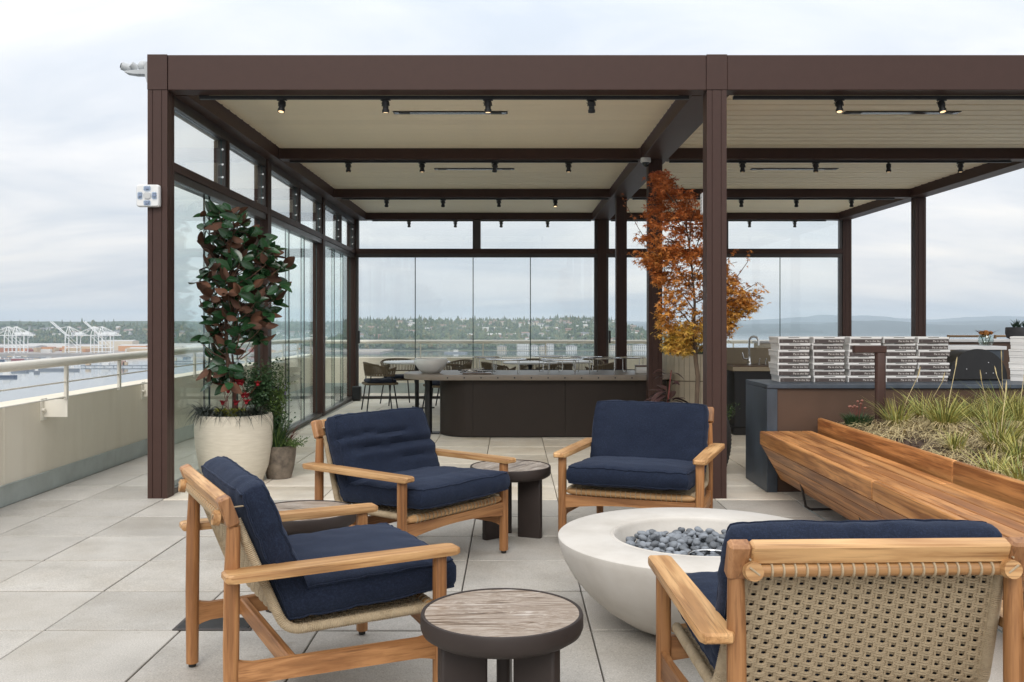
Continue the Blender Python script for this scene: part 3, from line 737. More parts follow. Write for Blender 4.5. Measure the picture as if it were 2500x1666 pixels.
# ================================================================== lounge chairs
def nz(p, s=1.0): return noise.noise(Vector((p[0] * s, p[1] * s, p[2] * s)))
def cushion(w, d, t, seed, edge=.66, creases=(), n=34, puff_pow=.5, corner=.035):
    """boxed cushion, centred, seams along both edges. returns (mesh builder, seam builders)"""
    m = MB(); N = n
    us = [-1 + 2 * i / N for i in range(N + 1)]
    us = [math.copysign(1 - (1 - abs(u)) ** 1.35, u) for u in us]
    def xy(u, v):
        return w / 2 * u * (1 - corner * v ** 6), d / 2 * v * (1 - corner * u ** 6)
    def wr(x, y, z, u, v):
        e = max(abs(u), abs(v))
        p = (x + seed * 3.7, y - seed * 1.3, z + seed)
        a = .006 * nz(p, 4.2) + .0042 * nz(p, 11) + .0018 * nz(p, 26)
        # puckers that run in from the seam
        k = abs(nz((x * (24 if abs(v) > abs(u) else 5) + seed, y * (5 if abs(v) > abs(u) else 24), seed), 1))
        a -= .011 * k * max(0, e - .50) / .50
        return a
    def top(u, v, s):
        x, y = xy(u, v)
        h = t / 2 * (edge + (1 - edge) * (max(0, (1 - u ** 4) * (1 - v ** 4))) ** puff_pow)
        h += wr(x, y, s, u, v)
        for (v0, wd, dep, u0, u1) in creases:
            q = v + .10 * nz((u * 2.2, seed, v0), 1) - v0
            fade = 1 if u0 < u < u1 else max(0, 1 - min(abs(u - u0), abs(u - u1)) * 3)
            h -= (dep * math.exp(-(q / wd) ** 2) - dep * .45 * math.exp(-((q - 2.0 * wd) / (1.6 * wd)) ** 2)) * fade if s > 0 else 0
        return (x, y, s * h)
    vs = []; fs = []; g = {}
    for s in (1, -1):
        for i, u in enumerate(us):
            for j, v in enumerate(us): g[s, i, j] = len(vs); vs.append(top(u, v, s))
        for i in range(N):
            for j in range(N):
                q = (g[s, i, j], g[s, i + 1, j], g[s, i + 1, j + 1], g[s, i, j + 1]); fs.append(q if s > 0 else q[::-1])
    ring = [(i, 0) for i in range(N)] + [(N, j) for j in range(N)] + [(i, N) for i in range(N, 0, -1)] + [(0, j) for j in range(N, 0, -1)]
    rows = [[g[-1, i, j] for i, j in ring]]
    for q in (-.55, 0, .55):
        r = []
        for (i, j) in ring:
            a = Vector(vs[g[1, i, j]]); b = Vector(vs[g[-1, i, j]]); p = b.lerp(a, (q + 1) / 2)
            nrm = Vector((us[i] if abs(us[i]) > .999 else us[i] ** 15, us[j] if abs(us[j]) > .999 else us[j] ** 15, 0))
            if nrm.length > 0: nrm.normalize()
            bulge = t * .12 * (1 - q * q) + .007 * nz((p.x * 3 + seed, p.y * 3, p.z * 9), 5) + .006 * (1 - q * q) * nz((p.x + seed, p.y, p.z * .2), 24)
            r.append(len(vs)); vs.append(tuple(p + nrm * bulge))
        rows.append(r)
    rows.append([g[1, i, j] for i, j in ring]); K = len(ring)
    for a, b in zip(rows[:-1], rows[1:]):
        for k in range(K):
            l = (k + 1) % K; fs.append((a[k], a[l], b[l], b[k]))
    m.add(vs, fs)
    seams = [MB().tube([Vector(vs[i]) * 1.002 for i in rr], .0042, 6, closed=True) for rr in (rows[0], rows[-1])]
    return m, seams
# sling profile in the chair's side plane (y forward, z up)
def sling_profile():
    P = [Vector((-.338, .712)), Vector((-.205, .385))]
    c = Vector((-.130, .410)); # rounded knee
    a0, a1 = R(202), R(270); r = .078
    for k in range(9):
        a = a0 + (a1 - a0) * k / 8; P.append(Vector((c.x + r * math.cos(a), c.y + r * math.sin(a))))
    P.append(Vector((.352, .336)))
    return P
def resample(P, step):
    out_ = [P[0].copy()]; acc = 0
    for a, b in zip(P[:-1], P[1:]):
        L_ = (b - a).length; t = step - acc
        while t <= L_:
            out_.append(a.lerp(b, t / L_)); t += step
        acc = (acc + L_) % step
    return out_
SP = sling_profile()
def flare(p):
    t = min(1, max(0, (.712 - p.y) / .36)); return .343 + .034 * t
def make_chair_meshes():
    D = {}
    def sq_leg(x, y, z0, z1, wx, wy, b=.010):
        return MB().prism(rrect(x - wx / 2, x + wx / 2, y - wy / 2, y + wy / 2, b, 4), z0, z1, bev=.003)
    fl_, rl, gl = [], [], []
    for s in (-1, 1):
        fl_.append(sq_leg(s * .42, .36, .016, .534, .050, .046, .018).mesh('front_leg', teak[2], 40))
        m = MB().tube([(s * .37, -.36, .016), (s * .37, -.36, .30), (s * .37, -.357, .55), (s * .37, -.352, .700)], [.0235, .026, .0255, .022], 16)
        rl.append(m.mesh('rear_leg', teak[2], 40))
    D['front_leg'] = fl_; D['rear_leg'] = rl
    D['foot'] = MB().lathe([(.013, 0), (.015, .004), (.015, .018)], 12).mesh('foot_glide', RUBBER, 50)
    # armrests: long paddles with clipped corners, slightly wider at the front
    arm = []
    for s in (-1, 1):
        x = s * .425
        pl = [(x - .036, -.395), (x - .046, -.375), (x - .044, .0), (x - .040, .405), (x - .030, .425), (x + .030, .425), (x + .040, .405), (x + .044, 0), (x + .046, -.375), (x + .036, -.395)]
        arm.append(MB().prism(pl[::-1] if False else pl[::-1], .535, .563, bev=.006).mesh('armrest', teak[1], 35))
    D['armrest'] = arm
    st = []
    for s in (-1, 1):
        m = MB()
        # plank on edge, flaring where it meets the legs
        x0 = s * .40; ys = [-.345, -.32, -.29, .28, .315, .34]; hh = [.050, .040, .034, .034, .040, .048]
        vs = []
        for y, h in zip(ys, hh):
            xo = (s * .372 + s * (.42 - .372) * (y + .345) / .685)
            for dx, dz in ((-.013, -h), (.013, -h), (.013, h), (-.013, h)): vs.append((xo + dx, y, .212 + dz))
        fs = [(0, 1, 2, 3), tuple(reversed(range(len(vs) - 4, len(vs))))]
        for k in range(len(ys) - 1):
            for q in range(4): fs.append((k * 4 + q, k * 4 + 4 + q, k * 4 + 4 + (q + 1) % 4, k * 4 + (q + 1) % 4))
        m.add(vs, fs); st.append(m.mesh('side_stretcher', TEAK_SHADED[1], 25))
    D['side_stretcher'] = st
    D['cross_stretcher'] = MB().box(-.372, .372, -.175, -.145, .180, .246, .005).mesh('cross_stretcher', TEAK_SHADED[0])
    # arched front rail
    vs = []; N = 16
    for k in range(N + 1):
        x = -.396 + .792 * k / N; u = x / .396; zb = .225 + .030 * (1 - u ** 2); zt = .305 - .004 * (1 - u * u)
        for dy, z in ((-.013, zb), (.013, zb), (.013, zt), (-.013, zt)): vs.append((x, .36 + dy, z))
    fs = [(3, 2, 1, 0), tuple(range(len(vs) - 4, len(vs)))]
    for k in range(N):
        for q in range(4): fs.append((k * 4 + q, k * 4 + (q + 1) % 4, k * 4 + 4 + (q + 1) % 4, k * 4 + 4 + q))
    D['front_rail'] = MB().add(vs, fs).mesh('front_rail', TEAK_SHADED[0], 30)
    # crest: end blocks carried on the rear legs and a rail between, leaning with the back
    Mt = Matrix.Translation((0, -.353, .700)) @ Matrix.Rotation(R(20), 4, 'X')
    D['crest_block'] = [MB().box(s * .37 - .029, s * .37 + .029, -.021, .021, .0015, .104, .007, M=Mt).mesh('crest_block', TEAK_D) for s in (-1, 1)]
    D['crest_rail'] = MB().box(-.3405, .3405, -.0195, .0195, .047, .1033, .006, M=Mt).mesh('crest_rail', teak[0])
    D['top_dowel'] = MB().tube([(-.338, -.376, .722), (.338, -.376, .722)], .0175, 12).mesh('top_dowel', teak[0], 50)
    D['dowel_cap'] = []
    for s in (-1, 1):
        m = MB().tube([(s * .338, -.391, .724), (s * .338, -.413, .727)], [.026, .024], 18)
        D['dowel_cap'].append(m.mesh('dowel_cap', teak[0], 40))
    D['cap_slot'] = [MB().tube([(s * .338 - .013, -.4135, .727 - s * .010 + .002), (s * .338 + .013, -.4135, .727 + s * .010 + .002)], .0028, 6).mesh('cap_slot', ROPE, 60) for s in (-1, 1)]
    xs = [-.392, -.372, -.33, .33, .372, .392]; D['front_dowel'] = MB().tube([(x, .360, .326) for x in xs], [.007, .017, .021, .021, .017, .007], 12).mesh('front_dowel', teak[0], 50)
    # rope-wound side tubes of the sling
    path = resample(SP, .0021); tubes = []
    for s in (-1, 1):
        rs = [.0165 + .0016 * math.cos(2 * math.pi * k * .0021 / .0062) for k in range(len(path))]
        tubes.append(MB().tube([(s * flare(p), p.x, p.y) for p in path], rs, 8).mesh('sling_frame', ROPE, 60))
    D['sling_frame'] = tubes
    # woven sling: warp pairs and flat weft strands that pass over and under in brick pattern
    wv = MB(); pitch = .0305; nw = 22
    wx = [(-nw / 2 + .5 + k) * (.672 / nw) for k in range(nw)]
    pr = resample(SP, .02)
    # start of the weave hangs from the top dowel
    for x in wx:
        for dx in (-.0060, .0060):
            wv.tube([((x + dx) * flare(p) / .343, p.x, p.y) for p in [Vector((-.372, .738)), Vector((-.352, .742))] + pr], .0042, 4)
    rows_ = resample(SP, .0082); pp = .672 / nw
    for i, p in enumerate(rows_):
        if i < 3 or i >= len(rows_) - 2: continue
        t = (rows_[min(i + 1, len(rows_) - 1)] - rows_[i - 1]).normalized(); nv = Vector((t.y, -t.x)) # rear/under side
        ph = 0 if (i // 2) % 2 == 0 else math.pi
        pts = []
        for k in range(2 * nw + 1):
            x = -.336 + k * pp / 2; a = math.cos(math.pi * (x + .336) / pp + ph) * .0060
            pts.append((x * flare(p) / .343, p.x + nv.x * a, p.y + nv.y * a))
        wv.tube(pts, .0044, 4, flat=(1.0, .60))
    D['sling'] = wv.mesh('woven_sling', ROPE, 60)
    wr = MB()
    for x in wx:
        for dx in (-.0045, .0045):
            c = []
            for k in range(13):
                a = 2 * math.pi * k / 12; c.append((x + dx, .360 + .0228 * math.cos(a), .326 + .0228 * math.sin(a)))
            if dx > 0: wr.tube(c[:-1], .0030, 5, closed=True)
            d = [(x + dx, -.376 + .019 * math.cos(2 * math.pi * k / 12), .722 + .019 * math.sin(2 * math.pi * k / 12)) for k in range(12)]
            if dx > 0: wr.tube(d, .0034, 5, closed=True)
    D['wrap'] = wr.mesh('rope_wrapping', ROPE, 60)
    D['strap'] = [MB().tube([(s * .345, -.40, .755), (s * .352, -.36, .757), (s * .352, -.30, .760)], .0028, 5).mesh('strap', ROPE, 60) for s in (-1, 1)]
    return D
CH = make_chair_meshes()
def armchair(label, loc, rz, seed, bcr, scr, dz=0, tiltx=0):
    t = thing('armchair', label, 'armchair', loc, rz, 'teak and rope lounge armchairs around the fire pit')
    for s in (0, 1):
        l = obj('front_leg', CH['front_leg'][s], t); obj('foot', CH['foot'], l, ((-.42, .42)[s], .36, 0))
        l = obj('rear_leg', CH['rear_leg'][s], t); obj('foot', CH['foot'], l, ((-.37, .37)[s], -.36, 0))
        for n in ('armrest', 'side_stretcher', 'crest_block', 'sling_frame', 'strap'): obj(n, CH[n][s], t)
        c = obj('dowel_cap', CH['dowel_cap'][s], t); obj('cap_slot', CH['cap_slot'][s], c)
    for n in ('cross_stretcher', 'front_rail', 'crest_rail', 'top_dowel', 'front_dowel'): obj(n, CH[n], t)
    sl = obj('woven_sling', CH['sling'], t); stuff(sl); wr_ = obj('rope_wrapping', CH['wrap'], t); stuff(wr_)
    m, seams = cushion(.735, .635, .150, seed, creases=scr)
    Ms = Matrix.Translation((0, .135, .428)) @ Matrix.Rotation(R(2.5), 4, 'X')
    c = m.mesh('seat_cushion', FABRIC, 60); o = obj('seat_cushion', c, t); o.matrix_local = Ms
    for q in seams: obj('piping', q.mesh('piping', FABRIC, 60), o)
    m, seams = cushion(.735, .475, .135, seed + 7, creases=bcr)
    Mb = Matrix.Translation((0, -.205, .655)) @ Matrix.Rotation(R(90 + 21 + tiltx), 4, 'X') @ Matrix.Rotation(R(180), 4, 'Z')
    # cushion face (+z local) must look forward: turn it round
    Mb = Matrix.Translation((0, -.204, .594 - dz)) @ Matrix.Rotation(R(-(90 - 21)), 4, 'X')
    o = obj('back_cushion', m.mesh('back_cushion', FABRIC, 60), t); o.matrix_local = Mb
    for q in seams: obj('piping', q.mesh('piping', FABRIC, 60), o)
    return t
armchair('navy cushioned teak armchair at far left, seen from its side and back', (-.775, 3.546, 0), R(-61.8), 1.0, [(.5, .06, .006, -.7, .6)], [(-.82, .06, .006, -.8, .8)])
armchair('navy cushioned teak armchair with crumpled back, beside the small round table', (-.592, 5.409, 0), R(-128.5), 4.0, [(-.12, .08, .030, -.9, .6), (-.45, .07, .022, -.3, .95), (.22, .06, .012, -.9, -.2)], [(-.55, .10, .008, -.8, .8), (.3, .1, .006, -.5, .9)])
armchair('navy cushioned teak armchair behind the fire pit, facing the camera', (.828, 5.944, 0), R(160), 9.0, [(.72, .08, .006, -.8, .8)], [(-.6, .10, .005, -.8, .8)])
armchair('nearest teak armchair at lower right showing its woven rope back', (.945, 2.815, 0), R(2), 13.0, [], [], .012)

# ================================================================== round side tables
def side_table(label, loc, rz, top_rz):
    t = thing('side_table', label, 'table', loc, rz, 'round stone topped side tables')
    H = .445
    ti = obj('stone_top', TT[0], t); ti.rotation_euler = (0, 0, top_rz - rz); ti.location = (0, 0, H)
    obj('rim', TT[1], t, (0, 0, H))
    for a in (95, 212, 332):
        l = obj('leg', TT[2], t); l.rotation_euler = (0, 0, R(a))
    return t
TT = (MB().lathe([(.2455, -.012), (.2455, -.001)], 64).mesh('stone_top', TRAV, 40),
      MB().lathe([(.2465, -.013), (.2465, .001), (.251, .003), (.256, .001), (.2585, -.006), (.2590, -.040), (.253, -.056), (.235, -.068), (.2, -.073), (.02, -.073)], 72).mesh('rim', TABLE_M, 40),
      MB().prism(rrect(.055, .212, -.022, .022, .012, 5), 0, .374, bev=.002).mesh('leg', TABLE_M, 40))
side_table('round stone topped side table nearest the camera', (-.032, 2.975, 0), R(-8), R(4))
side_table('round stone topped side table between the two left armchairs', (-1.02, 4.56, 0), R(20), R(-12))
side_table('round stone topped side table right of the crumpled armchair', (-.01, 5.97, 0), R(6), R(60))

# ================================================================== fire pit with pebbles
fp = thing('fire_pit', 'round pale concrete bowl fire pit filled with grey pebbles', 'fire pit', (.834, 4.19, 0))
FH = .41
prof = [(.20, 0), (.255, .010), (.34, .045), (.425, .100), (.50, .165), (.56, .235), (.600, .305), (.622, .365), (.6275, .395), (.6265, .405), (.620, .410),
        (.396, .410), (.392, .4085), (.389, .405), (.384, .405), (.3805, .4085), (.377, .4095), (.372, .406), (.368, .395), (.350, .335), (.315, .285), (.10, .275), (.001, .275)]
MB().lathe(prof, 96, cap=False).build('bowl', CONCRETE, fp, smooth=38)
MB().lathe([(.330, .300), (.330, .325), (.31, .334), (.001, .334)], 48, cap=False).build('burner_pan', BLACK, fp, smooth=40)
MB().tube([(.10 * math.cos(k / 24 * 6.283) + .02, .10 * math.sin(k / 24 * 6.283) - .20, .366) for k in range(24)], .006, 8, closed=True).build('burner_ring', STEEL, fp, smooth=60)
PB = []
for k in range(9):
    m = MB(); a, b, c = random.uniform(.019, .028), random.uniform(.015, .021), random.uniform(.009, .0145)
    m.ball((0, 0, 0), a, b, c, 12, 8)
    m.v = [tuple(Vector(v) * (1 + .22 * nz((v[0] * 40 + k * 9, v[1] * 40, v[2] * 40)))) for v in m.v]
    PB.append(m.mesh('pebble', PEBBLE, 180))
cnt = 0; placed = []
for layer, (zz, rmax, tries, mind) in enumerate(((.338, .330, 500, .052), (.356, .325, 1500, .037), (.374, .27, 700, .044))):
    for _ in range(tries):
        r = rmax * math.sqrt(random.random()); a = random.uniform(0, 2 * math.pi); x, y = r * math.cos(a), r * math.sin(a)
        if any(l == layer and (x - px_) ** 2 + (y - py_) ** 2 < mind ** 2 for px_, py_, l in placed): continue
        if layer == 2 and (math.hypot(x - .02, y + .2) < .13 or nz((x * 6, y * 6, 3)) < -.12): continue
        if layer == 1 and .075 < math.hypot(x - .02, y + .20) < .125: continue
        if cnt >= 298: break
        placed.append((x, y, layer))
        o = obj('pebble', random.choice(PB), None, (.834 + x, 4.19 + y, zz + random.uniform(-.004, .008)))
        o.rotation_euler = (random.uniform(-.55, .55), random.uniform(-.55, .55), random.uniform(0, 6.28)); s_ = random.uniform(.82, 1.18); o.scale = (s_, s_, s_)
        tag(o, 'smooth blue grey pebble lying in the concrete fire pit bowl', 'pebble', 'pebbles in the fire pit'); cnt += 1

# ================================================================== long wooden bench
BXF, BXB, BZ, BY0, BY1 = 1.958, 2.415, .50, 1.6, 7.385
bn = thing('bench', 'long reddish timber slat bench in front of the grass planter', 'bench')
ends = [BY1, 5.08, 2.78, BY0]   # joints of the front boards
cuts_back = [BY1, 5.12, 2.78, BY0]
for b, a in zip(ends[:-1], ends[1:]):
    g = .0025
    MB().box(BXF, BXF + .040, a + g, b - g, .392, BZ, .007).build('fascia_board', ipe[1], bn)
    # slanted front planks below
    sl_ = (.155, -.27)
    for k in range(3):
        u0, u1 = k / 3 + .010, (k + 1) / 3 - .006
        p0 = (BXF + .012 + sl_[0] * u0, .387 + sl_[1] * u0); p1 = (BXF + .012 + sl_[0] * u1, .387 + sl_[1] * u1)
        nx, nzv = .020 * .868, .020 * .497
        poly = [p0, p1, (p1[0] + nx, p1[1] + nzv), (p0[0] + nx, p0[1] + nzv)]
        m = MB(); vs = [(p[0], y, p[1]) for y in (a + g, b - g) for p in poly]
        m.add(vs, [(0, 1, 2, 3), (7, 6, 5, 4), (0, 4, 5, 1), (1, 5, 6, 2), (2, 6, 7, 3), (3, 7, 4, 0)]); m.build('slanted_board', ipe[1], bn)
sx = [BXF + .0425, BXF + .144, BXF + .238, BXF + .328, BXF + .413, BXB + .036]
joint = [[BY1, 4.2, BY0], [BY1, 5.6, 2.9, BY0], [BY1, 3.6, BY0], [BY1, 5.0, 2.4, BY0]]
for k in range(4):
    for b, a in zip(joint[k][:-1], joint[k][1:]):
        MB().box(sx[k] + .0034, sx[k + 1] - .0034, a + .0015, b - .0015, BZ - .032, BZ + random.uniform(-.0012, .0012), .0035).build('seat_board', ipe[1], bn)
for b, a in zip(cuts_back[:-1], cuts_back[1:]):
    MB().box(BXB, BXB + .036, a + .002, b - .002, .455, .604, .008).build('back_board', ipe[1], bn)
for y in (6.75, 5.6, 4.4, 3.2, 2.2):
    m = MB(); m.tube([(BXF + .13, y, .20), (BXF + .165, y, .03), (BXF + .20, y, .008), (BXB - .05, y, .008), (BXB - .02, y, .03), (BXB - .02, y, .45)], .010, 6); m.build('steel_leg', BRONZE_D, bn, smooth=40)
    MB().box(BXF + .06, BXB, y - .02, y + .02, .42, .464, .003).build('bearer', BRONZE_D, bn)
# grey kerb plate behind the legs
MB().box(BXF + .19, BXF + .196, BY0, 6.9, .0, .006).build('floor_strip', ZINC, bn)
# planter box and its bed
pl = thing('planter_box', 'long raised planter bed with dark sides behind the bench', 'planter')
MB().box(BXB + .040, BXB + .06, BY0, 7.34, 0, .452, .003).build('side_panel', BRONZE_D, pl)
MB().box(BXB + .062, 6.2, 7.30, 7.34, 0, .53, .003).build('side_panel', BRONZE_D, pl)
def soil_h(x, y): return .545 + .05 * nz((x * .9, y * .9, 2)) + .022 * nz((x * 7, y * 7, 5)) + .012 * nz((x * 19, y * 19, 8)) + .045 * min(1, max(0, (x - BXB - .04) / .7)) - .035 * max(0, 1 - (x - BXB - .04) / .12)
m = MB(); nx_, ny_ = 60, 110; vs = []; fs = []
for i in range(nx_ + 1):
    for j in range(ny_ + 1):
        x = BXB + .062 + (3.2 * i / nx_); y = 2.0 + (5.29 * j / ny_); vs.append((x, y, soil_h(x, y)))
for i in range(nx_):
    for j in range(ny_): fs.append((i * (ny_ + 1) + j, (i + 1) * (ny_ + 1) + j, (i + 1) * (ny_ + 1) + j + 1, i * (ny_ + 1) + j + 1))
m.add(vs, fs); so_ = m.build('soil', SOIL, pl, smooth=180)

# ================================================================== ribbon blades
def blade(m, base, ang, h, lean, width, droop, seg=5, mi=0, tip=0):
    d = Vector((math.cos(ang), math.sin(ang), 0)); sd_ = Vector((-d.y, d.x, 0)); vs = []; fs = []
    tw = random.uniform(-.9, .9)
    sv = (sd_ * math.cos(tw) + d * math.sin(tw))
    for k in range(seg + 1):
        t = k / seg
        p = Vector(base) + d * (lean * h * (t ** 1.6)) + Vector((0, 0, h * (t - droop * t ** 2.6)))
        w_ = width * (1 - t ** 2.2) * .5 + .0004
        vs += [p - sv * w_, p + sv * w_]
    for k in range(seg): fs.append((2 * k, 2 * k + 1, 2 * k + 3, 2 * k + 2))
    m.add(vs, fs, mi)
    return p
def tuft(name, label, loc, n, h, mats, group, lean=.45, width=.005, heads=0, n_straw=0, cat='grass', r=.05):
    t = thing(name, label, cat, loc, 0, group)
    m = MB()
    for k in range(n):
        a = random.uniform(0, 6.283); rr = r * math.sqrt(random.random())
        blade(m, (rr * math.cos(a), rr * math.sin(a), -.01), a + random.uniform(-.6, .6), h * random.uniform(.55, 1.12), lean * random.uniform(.25, 1.5), width * random.uniform(.7, 1.2), random.uniform(.0, .28), mi=0 if random.random() < .62 else 1)
    stuff(m.build('blades', mats[:2], t))
    if n_straw:
        m = MB()
        for k in range(n_straw):
            a = random.uniform(0, 6.283); rr = r * math.sqrt(random.random())
            blade(m, (rr * math.cos(a), rr * math.sin(a), .02), a + random.uniform(-.4, .4), h * random.uniform(.3, .55), random.uniform(.7, 1.6), width * .95, random.uniform(.7, 1.05), seg=6)
        stuff(m.build('dry_blades', mats[2], t))
    for k in range(heads):
        m = MB(); a = random.uniform(0, 6.283)
        tp = Vector((math.cos(a) * .14, math.sin(a) * .14, h * random.uniform(1.15, 1.55)))
        m.tube([(0, 0, 0), tp * .5 + Vector((0, 0, .03)), tp], .0022, 5); dv = Vector((math.cos(a) * .25, math.sin(a) * .25, 1)).normalized()
        m.tube([tp, tp + dv * .02, tp + dv * .05, tp + dv * .075], [.0025, .0048, .0042, .001], 6); m.build('seed_head', STRAW, t, smooth=60)
    return t
def ground(x, y): return (x, y, soil_h(x, y))
# (x px, y px of the base, depth) of each clump seen in the bed
CL = [(2190, 1040, 6.75, 60, .30), (2305, 1052, 6.45, 95, .36), (2255, 1000, 7.10, 55, .30), (2420, 1040, 6.55, 60, .34), (2485, 1010, 6.8, 60, .36), (2370, 1000, 7.15, 50, .30), (2475, 985, 7.2, 60, .34),
      (2440, 1085, 5.6, 70, .34), (2330, 1110, 5.75, 26, .20), (2430, 1110, 5.05, 30, .22), (2490, 1120, 5.3, 50, .30), (2495, 1100, 4.7, 40, .22), (2450, 1000, 7.2, 70, .40)]
order = sorted(range(len(CL)), key=lambda i: CL[i][0])
for rank, i in enumerate(order):
    x, y, Z, n, h = CL[i]
    X = max(PX(x, Z=Z), BXB + .14)
    big = 'tall' if h >= .36 else ('low' if h < .25 else 'medium')
    tuft('ornamental_grass', '%s yellow green grass clump, %s from the left in the planter bed' % (big, ORD[rank]), ground(X, Z), int(n * 2.2), h * .82, [GRASS_Y, GRASS_G, STRAW], 'ornamental grass clumps in the planter', lean=.72, width=.0066, heads=(1 if n > 50 else 0), n_straw=int(n * 1.7), r=.06)
# dry straw lying over the bed
m = MB()
for k in range(5200):
    x = BXB + .085 + 1.9 * random.random() ** 1.25; y = random.uniform(4.2, 7.2)
    if nz((x * 1.6, y * 1.6, 9)) < -.22: continue
    a = random.gauss(R(200), .9); L_ = random.uniform(.10, .26)
    z0 = soil_h(x, y) + .004; p0 = Vector((x, y, z0)); d = Vector((math.cos(a), math.sin(a), 0))
    hgt = random.uniform(.01, .055); sv = Vector((-d.y, d.x, random.uniform(-.4, .4))) * .0024
    vs = []
    for q in range(5):
        t = q / 4; p = p0 + d * L_ * t; p.x = max(p.x, BXB + .04)
        p.z = soil_h(p.x, p.y) + .006 + hgt * 4 * t * (1 - t)
        vs += [p - sv * (1 - t * .8), p + sv * (1 - t * .8)]
    m.add(vs, [(2 * q, 2 * q + 1, 2 * q + 3, 2 * q + 2) for q in range(4)])
o = stuff(m.build('dry_grass_litter', STRAW)); tag(o, 'dry straw coloured grass lying over the planter soil', 'grass')
m = MB()
for k in range(900):
    x = BXB + .07 + 1.6 * random.random(); y = random.uniform(4.2, 7.2); a = random.uniform(0, 3.14)
    m.box(-random.uniform(.008, .022), random.uniform(.008, .022), -.005, .005, -.002, .004, M=Matrix.Translation((x, y, soil_h(x, y) + .004)) @ Matrix.Rotation(a, 4, 'Z') @ Matrix.Rotation(random.uniform(-.5, .5), 4, 'X'))
o = stuff(m.build('bark_chips', SOIL)); tag(o, 'dark brown bark chips spread over the planter soil', 'mulch')
# sea thrift mound with pink heads
sx_, sy_ = PX(2095, Z=7.0), 7.0
th = thing('thrift_plant', 'dark green cushion of thrift with dusty pink flower heads', 'plant', ground(sx_, sy_))
m = MB()
for k in range(420):
    a = random.uniform(0, 6.283); rr = .085 * math.sqrt(random.random())
    blade(m, (rr * math.cos(a), rr * math.sin(a), 0), a, .105 * random.uniform(.6, 1.1), .55 * rr / .085 + .1, .0045, .15, seg=3)
stuff(m.build('leaves', GREEN2, th))
for k in range(9):
    a = random.uniform(0, 6.283); rr = random.uniform(.0, .07); tp = Vector((rr * 1.5 * math.cos(a) - (.03 if k < 4 else -.02), rr * 1.3 * math.sin(a), random.uniform(.13, .20)))
    st_ = MB().tube([(rr * .5 * math.cos(a), rr * .5 * math.sin(a), .04), tp], .0016, 5).build('stem', TWIG_R, th)
    mm = MB(); mm.ball(tp, .011, .011, .009, 8, 5); mm.v = [tuple(Vector(v) + Vector((nz(v, 300), nz((v[1], v[0], v[2]), 300), 0)) * .003) for v in mm.v]; mm.build('flower_head', PINK, st_, smooth=60)
# bronze path light in the bed
bl = thing('path_light', 'brown metal path light with square head standing in the planter', 'lamp', (PX(2149, Z=6.9), 6.9, soil_h(2.72, 6.9) - .04))
hb = 1.187 - bl.location.z
MB().prism(rrect(-.039, .039, -.026, .026, .024, 6), 0, hb - .052, bev=.002).build('pole', BRONZE, bl, smooth=40)
MB().box(-.198, .039, -.028, .028, hb - .0515, hb, .004).build('head', BRONZE, bl)
MB().box(-.185, -.06, -.02, .02, hb - .0545, hb - .052).build('lens', WHITE_P, bl)
MB().lathe([(.05, .03), (.05, .042)], 20).build('base_plate', BRONZE_D, bl)

# ================================================================== blue stone counter and pizza boxes
CT = thing('bar_counter', 'long blue grey stone counter with waterfall end, carrying the pizza boxes', 'counter', (2.035, 7.455, 0))
MB().box(0, 4.6, -.005, .68, .830, .862, .004).build('worktop', SOAPSTONE, CT)
MB().box(0, .085, 0.0, .68, 0, .829, .004).build('end_panel', SOAPSTONE, CT)
for k in range(2): MB().box(.087 + k * 2.25, .087 + (k + 1) * 2.25 - .004, .022, .042, .0, .829, .002).build('front_panel', RUST, CT)
MB().box(.087, 4.6, .64, .66, 0, .829, .002).build('rear_panel', CABINET_B, CT)
def pizza_meshes():
    w_, d_, h_ = .262, .262, .0535
    lid = MB().box(-w_ / 2, w_ / 2, 0, d_, .036, h_ - .001, .0022); base = MB().box(-w_ / 2 + .003, w_ / 2 - .003, .003, d_ - .003, 0, .0358, .0015)
    lab = MB().box(-w_ / 2 + .010, w_ / 2 - .0035, -.0012, .0028, .003, .0335)
    slot = MB().box(-.045, .045, -.0014, -.0002, .0462, .0502)
    fc = bpy.data.curves.new('lettering', 'FONT'); fc.body = 'Pie in the Sky'; fc.size = .0235; fc.align_x = 'RIGHT'; fc.extrude = .0002
    fo = bpy.data.objects.new('tmp', fc); COL.objects.link(fo); dg = bpy.context.evaluated_depsgraph_get(); tm = bpy.data.meshes.new_from_object(fo.evaluated_get(dg)); bpy.data.objects.remove(fo)
    tm.materials.clear(); tm.materials.append(PRINT_W); tm.name = 'lettering'
    em = MB().tube([(.0075 * math.cos(k / 10 * 6.283), 0, .0075 * math.sin(k / 10 * 6.283)) for k in range(10)], .0010, 5, closed=True); em.bar((0, 0, -.005), (0, 0, .005), .001, 4)
    return [lid.mesh('lid', CARD), base.mesh('base', CARD), lab.mesh('label_panel', LABEL_M), slot.mesh('slot', SLOT_M), tm, em.mesh('emblem', mat('faint_print', (.20, .17, .16), rough=.6))]
PZ = pizza_meshes()
def pizza_box(label, loc, rz):
    t = thing('pizza_box', label, 'box', loc, rz, 'white pizza boxes stacked on the counter')
    obj('lid', PZ[0], t); obj('base', PZ[1], t); l = obj('label_panel', PZ[2], t); obj('slot', PZ[3], t)
    q = obj('lettering', PZ[4], l, (.122, -.0016, .0105)); q.rotation_euler = (R(90), 0, 0); obj('emblem', PZ[5], l, (-.098, -.0016, .018))
stk = [(1938, 'leftmost'), (2021, 'second'), (2110, 'middle'), (2198, 'fourth'), (2279, 'fifth')]
